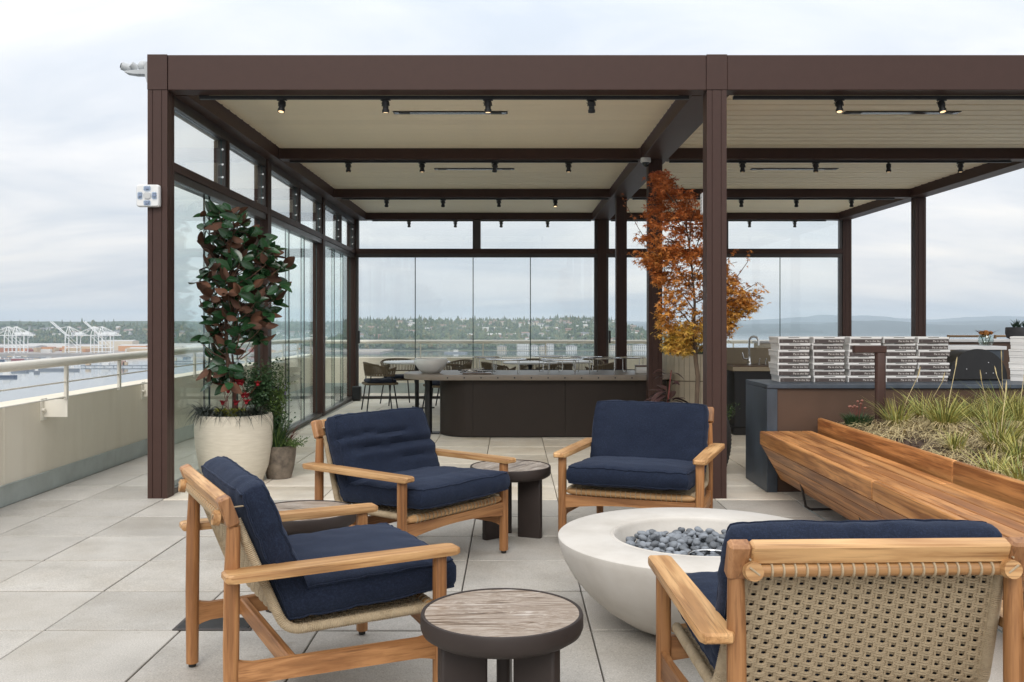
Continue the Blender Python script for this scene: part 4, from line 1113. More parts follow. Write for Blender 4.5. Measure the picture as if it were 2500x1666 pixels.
for si, (px_, nm) in enumerate(stk):
    for k in range(7):
        X = PX(px_ + random.uniform(-4, 4) + (6 if (si == 1 and k < 2) else 0), Z=7.74); yy = 7.735 + random.uniform(-.010, .010)
        pizza_box('white pizza box, %s from the bottom of the %s stack' % (ORD[k], nm), (X, yy, .8625 + k * .0537), random.uniform(-.045, .045))
for k in range(7):
    pizza_box('white pizza box, %s from the bottom of the stack at the right edge' % ORD[k], (4.50 + random.uniform(-.006, .006), 7.86, .8625 + k * .0537), R(55) + random.uniform(-.05, .05))
# portable pizza oven: black half barrel on the counter
ov = thing('pizza_oven', 'black half round portable pizza oven on the stone counter', 'oven', (PX(2381, Z=7.98), 7.93, .8625))
def halfdisc(r, n=24, z0=.012): return [(r, z0)] + [(r * math.cos(math.pi * k / n), z0 + .01 + r * math.sin(math.pi * k / n)) for k in range(n + 1)] + [(-r, z0)]
Mx = Matrix.Rotation(R(90), 4, 'X')
MB().prism(halfdisc(.235), -.30, -.012, M=Mx).build('shell', BLACK, ov, smooth=40)
MB().prism(halfdisc(.248), -.0118, 0, M=Mx).build('rear_plate', BLACK, ov, smooth=40)
for x, z in ((.085, .155), (.065, .065), (.125, .065), (-.10, .10)): MB().bar((x, -.001, z), (x, -.006, z), .0048, 8).build('rivet', STEEL, ov)
for x in (-.2, .2): MB().box(x - .02, x + .02, .03, .27, 0, .0118, .002).build('foot', BLACK, ov)
# ================================================================== potted magnolia
def interp(tab, y):
    for (y0, a0, b0), (y1, a1, b1) in zip(tab[:-1], tab[1:]):
        if y0 <= y <= y1:
            t = (y - y0) / (y1 - y0); return a0 + (a1 - a0) * t, b0 + (b1 - b0) * t
    return None
PMX, PMY = -2.375, 7.98
mpot = thing('planter_pot', 'large cream ribbed pot holding the magnolia tree', 'pot', (PMX, PMY, 0))
MB().lathe([(.215, 0), (.240, .004), (.288, .14), (.318, .32), (.325, .45), (.322, .545), (.315, .578), (.304, .582), (.292, .578), (.288, .54), (.001, .535)], 64, cap=False).build('pot', POT_W, mpot, smooth=50)
MB().lathe([(.289, .541), (.2, .548), (.001, .55)], 32, cap=False).build('soil', SOIL, mpot, smooth=60)
mg = thing('magnolia_tree', 'young magnolia with glossy green leaves and rust brown undersides', 'tree', (PMX, PMY, .545))
def MW(x, y, dy=0): # silhouettes laid out at the tree's own depth
    return Vector((PX(x, Z=PMY + dy) - PMX, dy, EYE + (784 - y) / 2280 * (PMY + dy) - .545))
tr = MB(); tr.tube([(0, 0, -.04), (.005, 0, .25), MW(556, 900), MW(552, 800), MW(545, 690), MW(540, 600), MW(533, 540)], [.020, .018, .016, .014, .011, .008, .004], 10)
tr.build('trunk', TRUNK_R, mg, smooth=60)
crown = [(515, 515, 560), (545, 480, 590), (570, 470, 625), (610, 475, 668), (650, 468, 690), (700, 464, 694), (750, 470, 692), (790, 470, 665), (830, 480, 650), (860, 467, 650), (900, 475, 625), (940, 520, 600)]
def leaf_mesh(Ln, W, fold, curl, twist):
    m = MB(); n = 7; top = []; bot = []
    for k in range(n + 1):
        t = k / n; hw = W * .5 * (math.sin(math.pi * min(1, t * .96 + .02) ** .80)) ** .85 + .0015
        y = Ln * t; z = curl * Ln * t * t
        for s in (-1, -.5, 0, .5, 1): top.append((hw * s, y, z + fold * abs(s) * hw + twist * s * t * hw))
    N5 = 5; fs = []
    for k in range(n):
        for j in range(4): fs.append((k * N5 + j, k * N5 + j + 1, k * N5 + N5 + j + 1, k * N5 + N5 + j))
    m.add(top, fs, 0); m.add([(x, y, z - .0014) for x, y, z in top], [f[::-1] for f in fs], 1)
    m.tube([(0, -.02, -.004), (0, .004, -.001)], .0018, 5, mi=1)
    return m.mesh('leaf', [LEAF_G, LEAF_B], 60)
LM = [leaf_mesh(random.uniform(.118, .150), random.uniform(.062, .080), random.uniform(.15, .5), random.uniform(-.25, .12), random.uniform(-.2, .2)) for _ in range(7)]
tw = MB(); nleaf = 0; clusters = []
random.seed(5)
for y in range(520, 945, 6):
    for _ in range(7):
        b = interp(crown, y)
        if not b: continue
        x = random.uniform(*b); dy = random.uniform(-.24, .24)
        if y > 770 and random.random() < .5: continue
        if y > 840 and x > 580: continue
        p = MW(x, y, dy)
        if p.x + PMX < -2.60: p.x = -2.60 - PMX + random.uniform(0, .05)
        if any((p - q).length < .092 for q in clusters): continue
        clusters.append(p)
random.shuffle(clusters); LREST = MB()
for p in clusters:
    base = Vector((p.x * .25 + (-.05 if p.z > 1.2 else 0), p.y * .3, p.z - .16))
    if p.z > .35: tw.tube([base, (base + p) / 2 + Vector((0, 0, -.02)), p], [.006, .004, .003], 5)
    k0 = random.uniform(0, 6.28); n = random.choice((3, 4, 4, 5))
    outv = Vector((p.x, p.y, 0)); 
    for k in range(n):
        many = nleaf >= 298
        a = k0 + 2 * math.pi * k / n + random.uniform(-.3, .3); el_ = R(random.uniform(-25, 60)) if p.z > .5 else R(random.uniform(-70, 20))
        d = Vector((math.cos(a) * math.cos(el_), math.sin(a) * math.cos(el_), math.sin(el_)))
        d = (d + outv.normalized() * .35 if outv.length > .05 else d).normalized()
        tip = p + d * .13
        if tip.x + PMX < -2.665: d.x = abs(d.x)
        ov = outv.normalized() if outv.length > .05 else Vector((0, -1, 0))
        up = Vector((0, 0, .55)) + ov * .55 + Vector((0, -.55, 0)) + Vector((random.uniform(-.5, .5), random.uniform(-.5, .5), random.uniform(-.4, .4)))
        if random.random() < .30: up = -up
        xv = d.cross(up)
        if xv.length < .1: xv = Vector((1, 0, 0))
        xv.normalize(); zv = xv.cross(d)
        Mx_ = Matrix((xv, d, zv)).transposed().to_4x4(); Mx_.translation = p
        s_ = random.uniform(.75, 1.12); nleaf += 1
        if many:
            lm_ = random.choice(LM); Ms_ = Mx_ @ Matrix.Scale(s_, 4)
            LREST.add([v.co for v in lm_.vertices], [tuple(f.vertices) for f in lm_.polygons], 0, Ms_)
            LREST.m[-len(lm_.polygons):] = [f.material_index for f in lm_.polygons]
        else:
            o = obj('leaf', random.choice(LM), mg); o.matrix_local = Mx_; o.scale = (s_, s_, s_)
tw.build('branches', TRUNK_R, mg, smooth=60)
if LREST.v: stuff(LREST.build('leaf_mass', [LEAF_G, LEAF_B], mg, smooth=60))
random.seed(21)
# underplanting in the cream pot
def PL(name, label, cat='plant', dx=0, dy=0, z=.55): return thing(name, label, cat, (PMX + dx, PMY + dy, z), 0)
p_ = PL('mondo_grass', 'dark strappy grass spilling over the rim of the cream pot', 'grass')
m = MB()
for cx, cy_, n in ((-.19, -.17, 120), (.14, -.22, 120), (-.04, -.25, 70), (.22, -.08, 70), (-.25, -.05, 60)):
    for k in range(n):
        a = random.uniform(0, 6.283); blade(m, (cx + random.uniform(-.03, .03), cy_ + random.uniform(-.03, .03), 0), a, random.uniform(.14, .27), random.uniform(.5, 1.1), .010, random.uniform(.5, 1.35), seg=6)
stuff(m.build('blades', GRASS_D, p_))
p_ = PL('golden_creeper', 'yellow green creeping plant in the front of the cream pot')
m = MB()
for k in range(420):
    a = random.uniform(0, 6.283); r = .09 * math.sqrt(random.random()); q = Vector((.03 + r * math.cos(a) * 1.5, -.20 + r * math.sin(a) * .7, .0 + random.uniform(0, .075)))
    blade(m, q, random.uniform(0, 6.283), .028, .9, .016, .2, seg=2)
stuff(m.build('leaves', YELLOWG, p_))
p_ = PL('red_flowers', 'red gaura flower spray around the magnolia trunk')
fm = MB()
for k in range(13):
    bx, by = random.uniform(-.10, .16), random.uniform(-.16, .02)
    tp = Vector((bx + random.uniform(-.08, .10), by, random.uniform(.10, .30)))
    MB().tube([(bx * .7, by, 0), (bx * .9, by, tp.z * .6), tp], .0025, 5).build('stem', TWIG_R, p_)
    h = MB()
    for j in range(13):
        a = j * 2.4; blade(h, tp, a, .040, random.uniform(.6, 1.6), .026, random.uniform(.1, .5), seg=3)
    h.ball(tp, .015, n=8, m=5); h.build('flower_head', RED_F, p_)
def bushy(name, label, loc, n, sx, sy, sz, mt, leaf=.02, w=.012, stems=14, stem_m=None):
    t = thing(name, label, 'plant', loc); m = MB(); sm = MB()
    for k in range(stems):
        a = random.uniform(0, 6.283); e_ = Vector((math.cos(a) * sx * random.uniform(.2, .8), math.sin(a) * sy * random.uniform(.2, .8), sz * random.uniform(.6, 1)))
        sm.tube([(0, 0, 0), e_ * .5 + Vector((0, 0, sz * .1)), e_], .0022, 4)
        for j in range(n // stems):
            tt = random.uniform(.25, 1.05); q = e_ * tt + Vector((random.gauss(0, sx * .2), random.gauss(0, sy * .2), random.gauss(0, sz * .06)))
            q.z = max(q.z, .0)
            blade(m, q, random.uniform(0, 6.283), leaf * random.uniform(.6, 1.3) * .6, random.uniform(.8, 1.8), w, random.uniform(-.1, .5), seg=3)
    stuff(m.build('foliage', mt, t)); sm.build('stems', stem_m or GREEN2, t)
    return t
bushy('leafy_shrub', 'airy green shrub at the back right of the cream pot', (PMX + .17, PMY + .10, .55), 1500, .19, .16, .46, GREEN2, .040, .015)
bushy('golden_shrub', 'bright yellow green shrub rising between the two pots', (PMX + .30, PMY + .20, .42), 2100, .17, .15, .52, GREEN1, .030, .014, 22)
# weathered brown pot
bpx, bpy_ = -2.035, 8.16
bp = thing('planter_pot', 'small weathered brown pot beside the cream pot', 'pot', (bpx, bpy_, 0))
MB().lathe([(.095, 0), (.105, .004), (.128, .09), (.143, .19), (.1475, .265), (.150, .283), (.142, .286), (.136, .27), (.13, .25), (.001, .25)], 40, cap=False).build('pot', POT_B, bp, smooth=50)
MB().lathe([(.132, .251), (.001, .256)], 24, cap=False).build('soil', SOIL, bp)
g_ = tuft('potted_grass', 'green arching grass in the small brown pot', (bpx - .02, bpy_ - .02, .25), 170, .30, [GREEN2, GREEN1, STRAW], None, lean=.55, width=.008, r=.07)
bushy('trailing_plant', 'fine trailing stems hanging over the right of the brown pot', (bpx + .10, bpy_ - .04, .26), 700, .20, .14, .10, GREEN1, .020, .010, 18)
rt = thing('red_grass', 'wine red grass blades at the right of the brown pot', 'grass', (bpx + .06, bpy_, .25)); m = MB()
for k in range(34): blade(m, (random.uniform(-.02, .03), random.uniform(-.03, .03), 0), random.uniform(-1.2, .9), random.uniform(.15, .30), random.uniform(.3, .9), .004, random.uniform(0, .3))
stuff(m.build('blades', TWIG_R, rt))
lv = thing('lavender', 'tall lilac flower spikes behind the small brown pot', 'plant', (bpx - .07, bpy_ + .05, .26))
for k in range(7):
    x = random.uniform(-.06, .12); h = random.uniform(.35, .62); s_ = MB().tube([(x * .4, 0, 0), (x * .8, 0, h * .6), (x, random.uniform(-.04, .04), h)], .0022, 5).build('stem', GREEN2, lv)
    f = MB()
    for j in range(9): f.ball((x + random.uniform(-.006, .006), random.uniform(-.006, .006), h - .09 + j * .012), .0075, .0075, .006, 6, 4)
    f.build('flower_spike', LILAC, s_)
bushy('green_filler', 'mid green foliage filling the small brown pot', (bpx - .05, bpy_, .24), 1500, .17, .14, .34, GREEN2, .034, .014, 20)

# ================================================================== Japanese maple
MPX, MPY = 1.665, 8.45
mp_ = thing('planter_pot', 'dark ribbed pot holding the orange maple behind the middle post', 'pot', (MPX, MPY, 0))
pf = [(.20, 0), (.23, .01)] + [(.255 + .055 * math.sin(math.pi * min(1, t / 30 * .9)) + (.006 if t % 2 else 0), .02 + .50 * t / 30) for t in range(31)] + [(.255, .53), (.235, .525), (.23, .47), (.001, .47)]
MB().lathe(pf, 48, cap=False).build('pot', POT_D, mp_, smooth=50)
MB().lathe([(.231, .471), (.001, .478)], 24, cap=False).build('soil', SOIL, mp_)
mt_ = thing('maple_tree', 'Japanese maple with orange and red autumn leaves', 'tree', (MPX, MPY, .47))
def QW(x, y, dy=0): return Vector((PX(x, Z=MPY + dy) - MPX, dy, EYE + (784 - y) / 2280 * (MPY + dy) - .47))
trunk = MB(); T0 = [Vector((0, 0, -.05)), QW(1702, 960), QW(1704, 920), QW(1699, 885), QW(1697, 850), QW(1694, 800), QW(1696, 740), QW(1690, 660), QW(1680, 580), QW(1664, 500), QW(1650, 450)]
trunk.tube(T0, [.022, .021, .020, .020, .021, .014, .012, .010, .008, .005, .003], 10); trunk.build('trunk', TRUNK, mt_, smooth=60)
br = MB(); tips = []
B_ = [(860, 1697, 1730, 820, .1), (856, 1697, 1660, 815, -.15), (845, 1696, 1640, 790, .2), (820, 1695, 1770, 760, -.1), (800, 1695, 1640, 740, -.2), (790, 1695, 1800, 720, .15), (770, 1695, 1860, 715, -.1), (760, 1696, 1650, 700, .25),
      (740, 1696, 1820, 690, .2), (720, 1695, 1625, 640, .1), (700, 1693, 1590, 615, -.2), (690, 1692, 1740, 600, -.25), (680, 1692, 1800, 640, .1), (650, 1689, 1600, 560, .2), (640, 1688, 1720, 540, .3), (620, 1686, 1580, 570, -.1), (600, 1683, 1700, 500, -.2),
      (580, 1680, 1620, 500, .2), (560, 1676, 1690, 470, .1), (540, 1672, 1610, 450, -.1), (520, 1668, 1605, 430, .05), (870, 1698, 1650, 840, .1), (865, 1698, 1720, 845, -.2), (830, 1695, 1620, 830, .1)]
for y0, x0, x1, y1, dy in B_:
    a = QW(x0, y0); b = QW(x1, y1, dy); mid = (a + b) / 2 + Vector((random.uniform(-.03, .03), dy * .2, .03))
    br.tube([a, mid, b], [.007, .005, .002], 5); tips.append((a, mid, b))
wisps = [((1600, 620), (1560, 560), (1515, 475)), ((1790, 690), (1825, 640), (1830, 610)), ((1800, 720), (1850, 690), (1875, 715)), ((1760, 650), (1790, 620), (1795, 612))]
wp = []
for w_ in wisps:
    a, b, c = [QW(x, y, .05) for x, y in w_]; br.tube([a, b, c], [.004, .003, .0015], 5); wp += [a.lerp(b, t) for t in (.3, .6, .9)] + [b.lerp(c, t) for t in (.15, .3, .45, .6, .75, .9, 1)]
br.build('branches', TRUNK, mt_, smooth=60)
mcrown = [(421, 1597, 1620), (450, 1596, 1640), (470, 1592, 1690), (500, 1584, 1712), (540, 1580, 1722), (580, 1568, 1724), (605, 1556, 1730), (620, 1553, 1740), (650, 1575, 1770), (690, 1608, 1800), (705, 1610, 1845), (730, 1606, 1862), (755, 1608, 1840), (775, 1612, 1800), (800, 1612, 1780), (835, 1612, 1765), (862, 1640, 1722)]
def star(m, c, xv, yv, s):
    """five-lobed palmate leaf"""
    vs = [c]; ang = [-120, -92, -62, -34, 0, 34, 62, 92, 120]; rad = [.55, .22, .85, .30, 1.0, .30, .85, .22, .55]
    zv = xv.cross(yv)
    for a, r in zip(ang, rad):
        a = R(a); vs.append(c + (yv * math.cos(a) + xv * math.sin(a)) * r * s - zv * (.16 * s * r * r))
    m.add(vs, [(0, k, k + 1) for k in range(1, 9)])
lf = MB(); nL = 0
def put_leaf(p, s):
    a = random.uniform(0, 6.283); yv = Vector((math.cos(a), math.sin(a), random.uniform(-1.0, .15))).normalized(); up = Vector((random.uniform(-.7, .7), random.uniform(-.7, .7), 1)).normalized()
    xv = yv.cross(up).normalized(); star(lf, p, xv, yv, s)
sprays = []
while len(sprays) < 820:
    y = random.uniform(425, 860); b = interp(mcrown, y); x = random.uniform(*b)
    half = (b[1] - b[0]) / 2; u = (x - (b[0] + b[1]) / 2) / half
    dy = random.uniform(-1, 1) * .30 * math.sqrt(max(.05, 1 - u * u))
    if noise.noise(Vector((x * .022, y * .022, dy * 5))) < -.12: continue
    if y < 600 and random.random() < .45: continue
    if 640 < y < 790 and abs(x - 1690) < 55 and random.random() < .55: continue
    sprays.append(QW(x, y, dy))
for _ in range(130):
    y = random.uniform(650, 815); b = interp(mcrown, y)
    if b[1] > 1745: sprays.append(QW(random.uniform(1735, b[1]), y, random.uniform(-.15, .15)))
for p in sprays:
    for k in range(random.randint(7, 12)): put_leaf(p + Vector((random.gauss(0, .035), random.gauss(0, .035), random.gauss(0, .02))), random.uniform(.032, .052))
for p in wp:
    for k in range(2): put_leaf(p + Vector((random.gauss(0, .012), random.gauss(0, .012), random.gauss(0, .012))), random.uniform(.022, .034))
stuff(lf.build('crown', MAPLE, mt_))
bushy('golden_filler', 'small yellow leaved plant at the foot of the maple pot', (MPX + .27, MPY - .06, .47), 160, .13, .10, .16, GREEN1, .022, .010, 10)
# bronze-leaved plant between the posts
cp = thing('bronze_leaf_plant', 'dark bronze leaved plant behind the centre right armchair', 'plant', (1.37, 8.15, .42))
cl_ = [leaf_mesh(.13, .06, .3, -.25, .1) for _ in range(3)]
for q in cl_:
    q.materials.clear(); q.materials.append(COLEUS); q.materials.append(COLEUS2)
MB().tube([(0, 0, 0), (-.01, 0, .25), (.02, 0, .52)], [.009, .007, .004], 6).build('stem', TWIG_R, cp, smooth=60)
for k in range(34):
    z = (.10 + .28 * random.random()) if k < 26 else random.uniform(.38, .54); a = random.uniform(0, 6.283); e_ = R(random.uniform(-25, 35)); d = Vector((math.cos(a) * math.cos(e_), math.sin(a) * math.cos(e_), math.sin(e_)))
    xv = d.cross(Vector((0, 0, 1))).normalized(); zv = xv.cross(d); M_ = Matrix((xv, d, zv)).transposed().to_4x4(); M_.translation = Vector((d.x * .05, d.y * .05, z))
    o = obj('leaf', random.choice(cl_), cp); o.matrix_local = M_; s_ = random.uniform(.7, 1.35) if k < 26 else random.uniform(.55, .85); o.scale = (s_,) * 3
m = MB()
for k in range(90): blade(m, (random.uniform(-.16, .12), random.uniform(-.12, .05), random.uniform(.03, .12)), random.uniform(0, 6.283), .03, 1.2, .016, .3, seg=2)
stuff(m.build('white_bracts', CERAMIC, cp))
cpp = thing('planter_pot', 'dark round pot under the bronze leaved plant', 'pot', (1.37, 8.15, 0))
MB().lathe([(.14, 0), (.18, .2), (.19, .42), (.175, .43), (.165, .40), (.001, .40)], 32, cap=False).build('pot', POT_D, cpp, smooth=50); MB().lathe([(.166, .401), (.001, .41)], 20, cap=False).build('soil', SOIL, cpp)

# ================================================================== island table with pizza stands
IS = thing('island_table', 'long dark brown island table with rounded ends inside the pergola', 'island', (0, 0, 0))
MB().prism(rrect(-.862, 1.86, 10.975, 11.84, .40, 14), .004, .676).build('core', BLACK, IS, smooth=30)
def wrap_panel(x0, x1): return MB().box(x0, x1, 10.960, 10.974, .012, .676, .0015).build('front_panel', ISLAND_M, IS)
xs_ = [-.462, .625, 1.46]
wrap_panel(-.462 + .002, .625 - .002); wrap_panel(.625 + .002, 1.46)
for sgn, cx in ((-1, -.462), (1, 1.46)):
    m = MB(); vs = []; fs = []; n = 18
    for k in range(n + 1):
        a = R(-90 - 90 * k / n) if sgn < 0 else R(-90 + 90 * k / n)
        for r in (.400, .414):
            for z in (.012, .676): vs.append((cx + r * math.cos(a), 11.375 + r * math.sin(a) - .0, z))
    for k in range(n):
        i, j = 4 * k, 4 * k + 4; fs += [(i, j, j + 1, i + 1), (i + 2, i + 3, j + 3, j + 2), (i + 1, j + 1, j + 3, i + 3), (i, i + 2, j + 2, j)]
    fs += [(0, 1, 3, 2), (4 * n, 4 * n + 2, 4 * n + 3, 4 * n + 1)]
    m.add(vs, fs); m.build('end_panel', ISLAND_M, IS, smooth=40)
MB().prism(rrect(-1.31, 1.95, 10.86, 11.95, .50, 16), .679, .741, bev=.004).build('worktop', ISLAND_TOP, IS, smooth=40)
for k in range(13): MB().bar((-.75 + k * .195, 10.861, .708), (-.75 + k * .195, 10.856, .708), .009, 8).build('screw_plug', BLACK, IS)
MB().tube([(-1.02, 11.4, 0), (-1.02, 11.4, .678)], .045, 16).build('pedestal', BLACK, IS, smooth=50)
MB().box(-1.16, -.88, 11.30, 11.5, 0, .012, .003).build('foot_plate', BLACK, IS)
bw_ = thing('serving_bowl', 'white ceramic serving bowl at the left end of the island', 'bowl', (PX(1052, Z=11.3), 11.3, .7415))
MB().lathe([(.09, 0), (.11, .004), (.155, .05), (.192, .105), (.205, .150), (.203, .158), (.197, .158), (.188, .112), (.15, .06), (.001, .02)], 48, cap=False).build('outer_bowl', CERAMIC, bw_, smooth=50)
MB().lathe([(.08, .03), (.13, .06), (.180, .12), (.194, .172), (.192, .176), (.187, .174), (.17, .12), (.001, .06)], 48, cap=False).build('inner_bowl', CERAMIC, bw_, smooth=50)
tg = thing('utensil_tray', 'brown board with a heap of black and silver serving tools', 'utensils', (PX(1165, Z=11.1), 11.1, .7415))
MB().box(-.17, .17, -.08, .08, 0, .012, .003).build('board', WALNUT, tg)
for k in range(9):
    a = random.uniform(-.5, .5); x = random.uniform(-.12, .10); m = MB(); z = .02 + .008 * (k % 5)
    p0 = Vector((x - .11 * math.cos(a), -.02 + .11 * math.sin(a) * .5, z)); p1 = Vector((x + .11 * math.cos(a), -.02 - .11 * math.sin(a) * .5, z + random.uniform(-.01, .035)))
    m.tube([p0, p1], [.007, .005], 6); m.ball(p1, .016, .012, .007, 8, 5); m.build('serving_tool', STEEL if k % 3 else BLACK, tg, smooth=60)
def pan_stand(label, x, y, r, h, rz):
    t = thing('pan_stand', label, 'pan stand', (x, y, .7415), rz, 'round pans on wire stands along the island')
    MB().lathe([(r * .9, h), (r, h + .003), (r + .004, h + .010), (r, h + .010), (r * .97, h + .0055), (.001, h + .0045)], 48, cap=False).build('pan', PAN_M, t, smooth=40)
    m = r * .62
    for s in (-1, 1):
        MB().tube([(s * m, -m * .8, h - .002), (s * m, -m * .8, .012), (s * m, -m * .76, .004), (s * m, -m * .3, .004), (s * m, m * .3, .004), (s * m, m * .76, .004), (s * m, m * .8, .012), (s * m, m * .8, h - .002)], .0042, 6).build('wire_leg', STEEL, t, smooth=60)
    MB().tube([(m * math.cos(k / 24 * 6.283) * 1.02, m * math.sin(k / 24 * 6.283) * .82, h - .003) for k in range(24)], .0035, 5, closed=True).build('wire_ring', STEEL, t, smooth=60)
ps = [(1188, 11.55, .17, .175), (1235, 11.15, .245, .165), (1345, 11.62, .20, .185), (1372, 11.12, .255, .165), (1430, 11.6, .20, .175), (1470, 11.15, .24, .180), (1545, 11.55, .17, .17)]
for k, (x, y, r, h) in enumerate(ps): pan_stand('round metal pan on a wire stand, %s from the left on the island' % ORD[k], PX(x, Z=y), y, r, h, random.uniform(-.3, .3))
sm_ = thing('small_crock', 'small white square dish with wooden lid at the right end of the island', 'dish', (PX(1566, Z=11.3), 11.3, .7415))
MB().prism(rrect(-.075, .075, -.06, .06, .02, 4), 0, .075, bev=.004).build('dish', CERAMIC, sm_, smooth=40); MB().prism(rrect(-.078, .078, -.063, .063, .02, 4), .0755, .095, bev=.004).build('lid', WALNUT, sm_, smooth=40)
# ================================================================== dining sets behind the island
def make_dchair():
    D = {}
    pts = []
    D['leg'] = [MB().tube([(sx_ * .20, sy_ * .18, .42), (sx_ * .255, sy_ * .235, 0)], .0105, 8).mesh('leg', BLACK, 60) for sx_ in (-1, 1) for sy_ in (-1, 1)]
    D['seat'] = MB().prism(rrect(-.26, .26, -.25, .26, .12, 6), .405, .435, bev=.006).mesh('seat', ROPE_D, 40)
    D['cushion'] = MB().prism(rrect(-.235, .235, -.22, .235, .10, 6), .4355, .485, bev=.018).mesh('seat_pad', NAVY_SEAT, 50)
    arc = [(R(a), .30) for a in range(-40, 221, 10)]
    top = [(.315 * math.cos(a), -.27 * math.sin(a) + .03, .735 - .055 * max(0, math.cos(a) ** 4) - (.05 if math.sin(a) < 0 else 0)) for a, r in arc]
    bot = [(.285 * math.cos(a), -.245 * math.sin(a) + .03, .545) for a, r in arc]
    D['rail'] = MB().tube(top, .013, 8).mesh('back_rail', ROPE_D, 60)
    w2 = MB()
    for k in range(0, len(arc) - 1):
        for f in (.15, .55):
            a = Vector(top[k]).lerp(Vector(top[k + 1]), f); b = Vector(bot[k]).lerp(Vector(bot[k + 1]), f); w2.tube([a, a.lerp(b, .5) * 1.015 - Vector((0, 0, .008)), b], .0085, 5, flat=(1, .6))
    w2.tube(bot, .011, 6)
    D['weave'] = w2.mesh('back_weave', ROPE_D, 60)
    D['strut'] = [MB().tube([(s * .20, -.18, .42), (s * .23, -.17, .545)], .009, 6).mesh('strut', BLACK, 60) for s in (-1, 1)] + [MB().tube([(s * .20, .18, .42), (s * .262, .13, .55)], .009, 6).mesh('strut', BLACK, 60) for s in (-1, 1)]
    return D
DC = make_dchair()
def dchair(label, x, y, rz):
    t = thing('dining_chair', label, 'chair', (x, y, 0), rz, 'woven dining chairs behind the island')
    for l in DC['leg']: obj('leg', l, t)
    for s in DC['strut']: obj('strut', s, t)
    obj('seat', DC['seat'], t); obj('seat_pad', DC['cushion'], t); obj('back_rail', DC['rail'], t); stuff(obj('back_weave', DC['weave'], t))
def rtable(label, x, y, r):
    t = thing('dining_table', label, 'table', (x, y, 0), 0, 'white topped dining tables behind the island')
    MB().lathe([(r - .01, .715), (r, .72), (r, .735), (r - .006, .739), (.001, .739)], 48, cap=False).build('table_top', TABLE_W, t, smooth=40); MB().lathe([(r - .012, .7145), (.001, .7145)], 40, cap=False).build('underside', BLACK, t)
    MB().tube([(0, 0, .01), (0, 0, .714)], .032, 12).build('pedestal', BLACK, t, smooth=60)
    for a in (0, 90): 
        c, s_ = math.cos(R(a + 20)), math.sin(R(a + 20)); MB().tube([(-.28 * c, -.28 * s_, .012), (.28 * c, .28 * s_, .012)], .012, 6).build('foot', BLACK, t)
rtable('white dining table at the left behind the island', -1.48, 14.55, .52)
rtable('white dining table in the middle behind the island', .28, 14.4, .42)
rtable('white dining table at the right behind the island', .86, 14.7, .42)
dchair('woven dining chair at the far left, beside the glass wall', -2.02, 14.25, R(-72))
dchair('woven dining chair behind the left dining table', -1.85, 15.35, R(-155))
dchair('woven dining chair right of the left dining table', -.90, 15.0, R(120))
dchair('woven dining chair in front of the left table, beside the island end', -1.02, 13.75, R(20))
dchair('woven dining chair left of the middle dining table', -.22, 14.35, R(-70))
dchair('woven dining chair right of the middle dining table', .62, 13.85, R(40))
dchair('woven dining chair left of the right dining table', .40, 15.2, R(-150))
dchair('woven dining chair right of the right dining table', 1.38, 14.4, R(75))
dchair('woven dining chair behind the right dining table', 1.20, 15.35, R(165))
def pouf(label, x, y, w_):
    t = thing('upholstered_bench', label, 'bench', (x, y, 0), 0, 'navy upholstered benches behind the island')
    MB().box(-w_ / 2, w_ / 2, -.22, .22, .22, .46, .03).build('seat', NAVY_SEAT, t); MB().box(-w_ / 2, w_ / 2, .16, .24, .461, .672, .03).build('backrest', NAVY_SEAT, t)
    for sx_ in (-1, 1):
        for sy_ in (-.17, .17): MB().tube([(sx_ * (w_ / 2 - .06), sy_, 0), (sx_ * (w_ / 2 - .06), sy_, .22)], .015, 8).build('leg', BLACK, t)
pouf('navy bench between the left and middle dining tables', PX(1163, Z=13.3), 13.25, .52); pouf('navy bench behind the middle of the island', PX(1320, Z=13.3), 13.25, .58); pouf('navy bench behind the right end of the island', PX(1512, Z=13.3), 13.25, .56)
fs_ = thing('floor_speaker', 'small black floor speaker in the rear left corner of the pergola', 'speaker', (PX(871, Z=16.0), 16.0, 0))
MB().box(-.075, .075, -.07, .07, .02, .25, .012).build('cabinet', BLACK, fs_); MB().box(-.06, .06, -.0735, -.0705, .04, .235, .002).build('grille', CABINET_B, fs_); MB().box(-.06, .06, -.05, .05, 0, .0198).build('base', BLACK, fs_)

# ================================================================== outdoor kitchen on the right
KT = thing('kitchen_counter', 'outdoor kitchen counter with sink, walnut top and black cabinets', 'counter', (2.66, 11.15, 0))
MB().box(0, 2.2, .05, .62, 0, .10, .003).build('plinth', BLACK, KT)
for k in range(3): MB().box(k * .73 + .002, (k + 1) * .73 - .002, .02, .60, .10, .768, .003).build('cabinet_door', CABINET_B, KT); 
for k in range(3): MB().tube([(k * .73 + .60, .018, .70), (k * .73 + .60, -.01, .70)], .008, 8).build('knob', STEEL, KT)
MB().box(-.02, 2.22, 0, .64, .770, .822, .003).build('counter_edge', BEIGE_W, KT)
MB().box(-.018, 2.218, .002, .638, .8225, .832, .002).build('counter_top', WALNUT, KT)
MB().box(-.02, 2.22, .642, .80, 0, 1.03, .004).build('splashback', BEIGE_W, KT)
fc_ = thing('faucet', 'tall chrome gooseneck faucet with side lever', 'faucet', (PX(1829, Z=11.55), 11.55, .8325))
MB().lathe([(.026, 0), (.026, .02), (.018, .03), (.018, .10)], 14).build('base', STEEL, fc_, smooth=50)
arc = [(0, 0, .10), (0, 0, .29)] + [(.055 - .055 * math.cos(R(a)), -.02 * a / 180, .29 + .055 * math.sin(R(a))) for a in range(15, 181, 15)] + [(.11, -.025, .235)]
MB().tube(arc, .0125, 12).build('spout', STEEL, fc_, smooth=60)
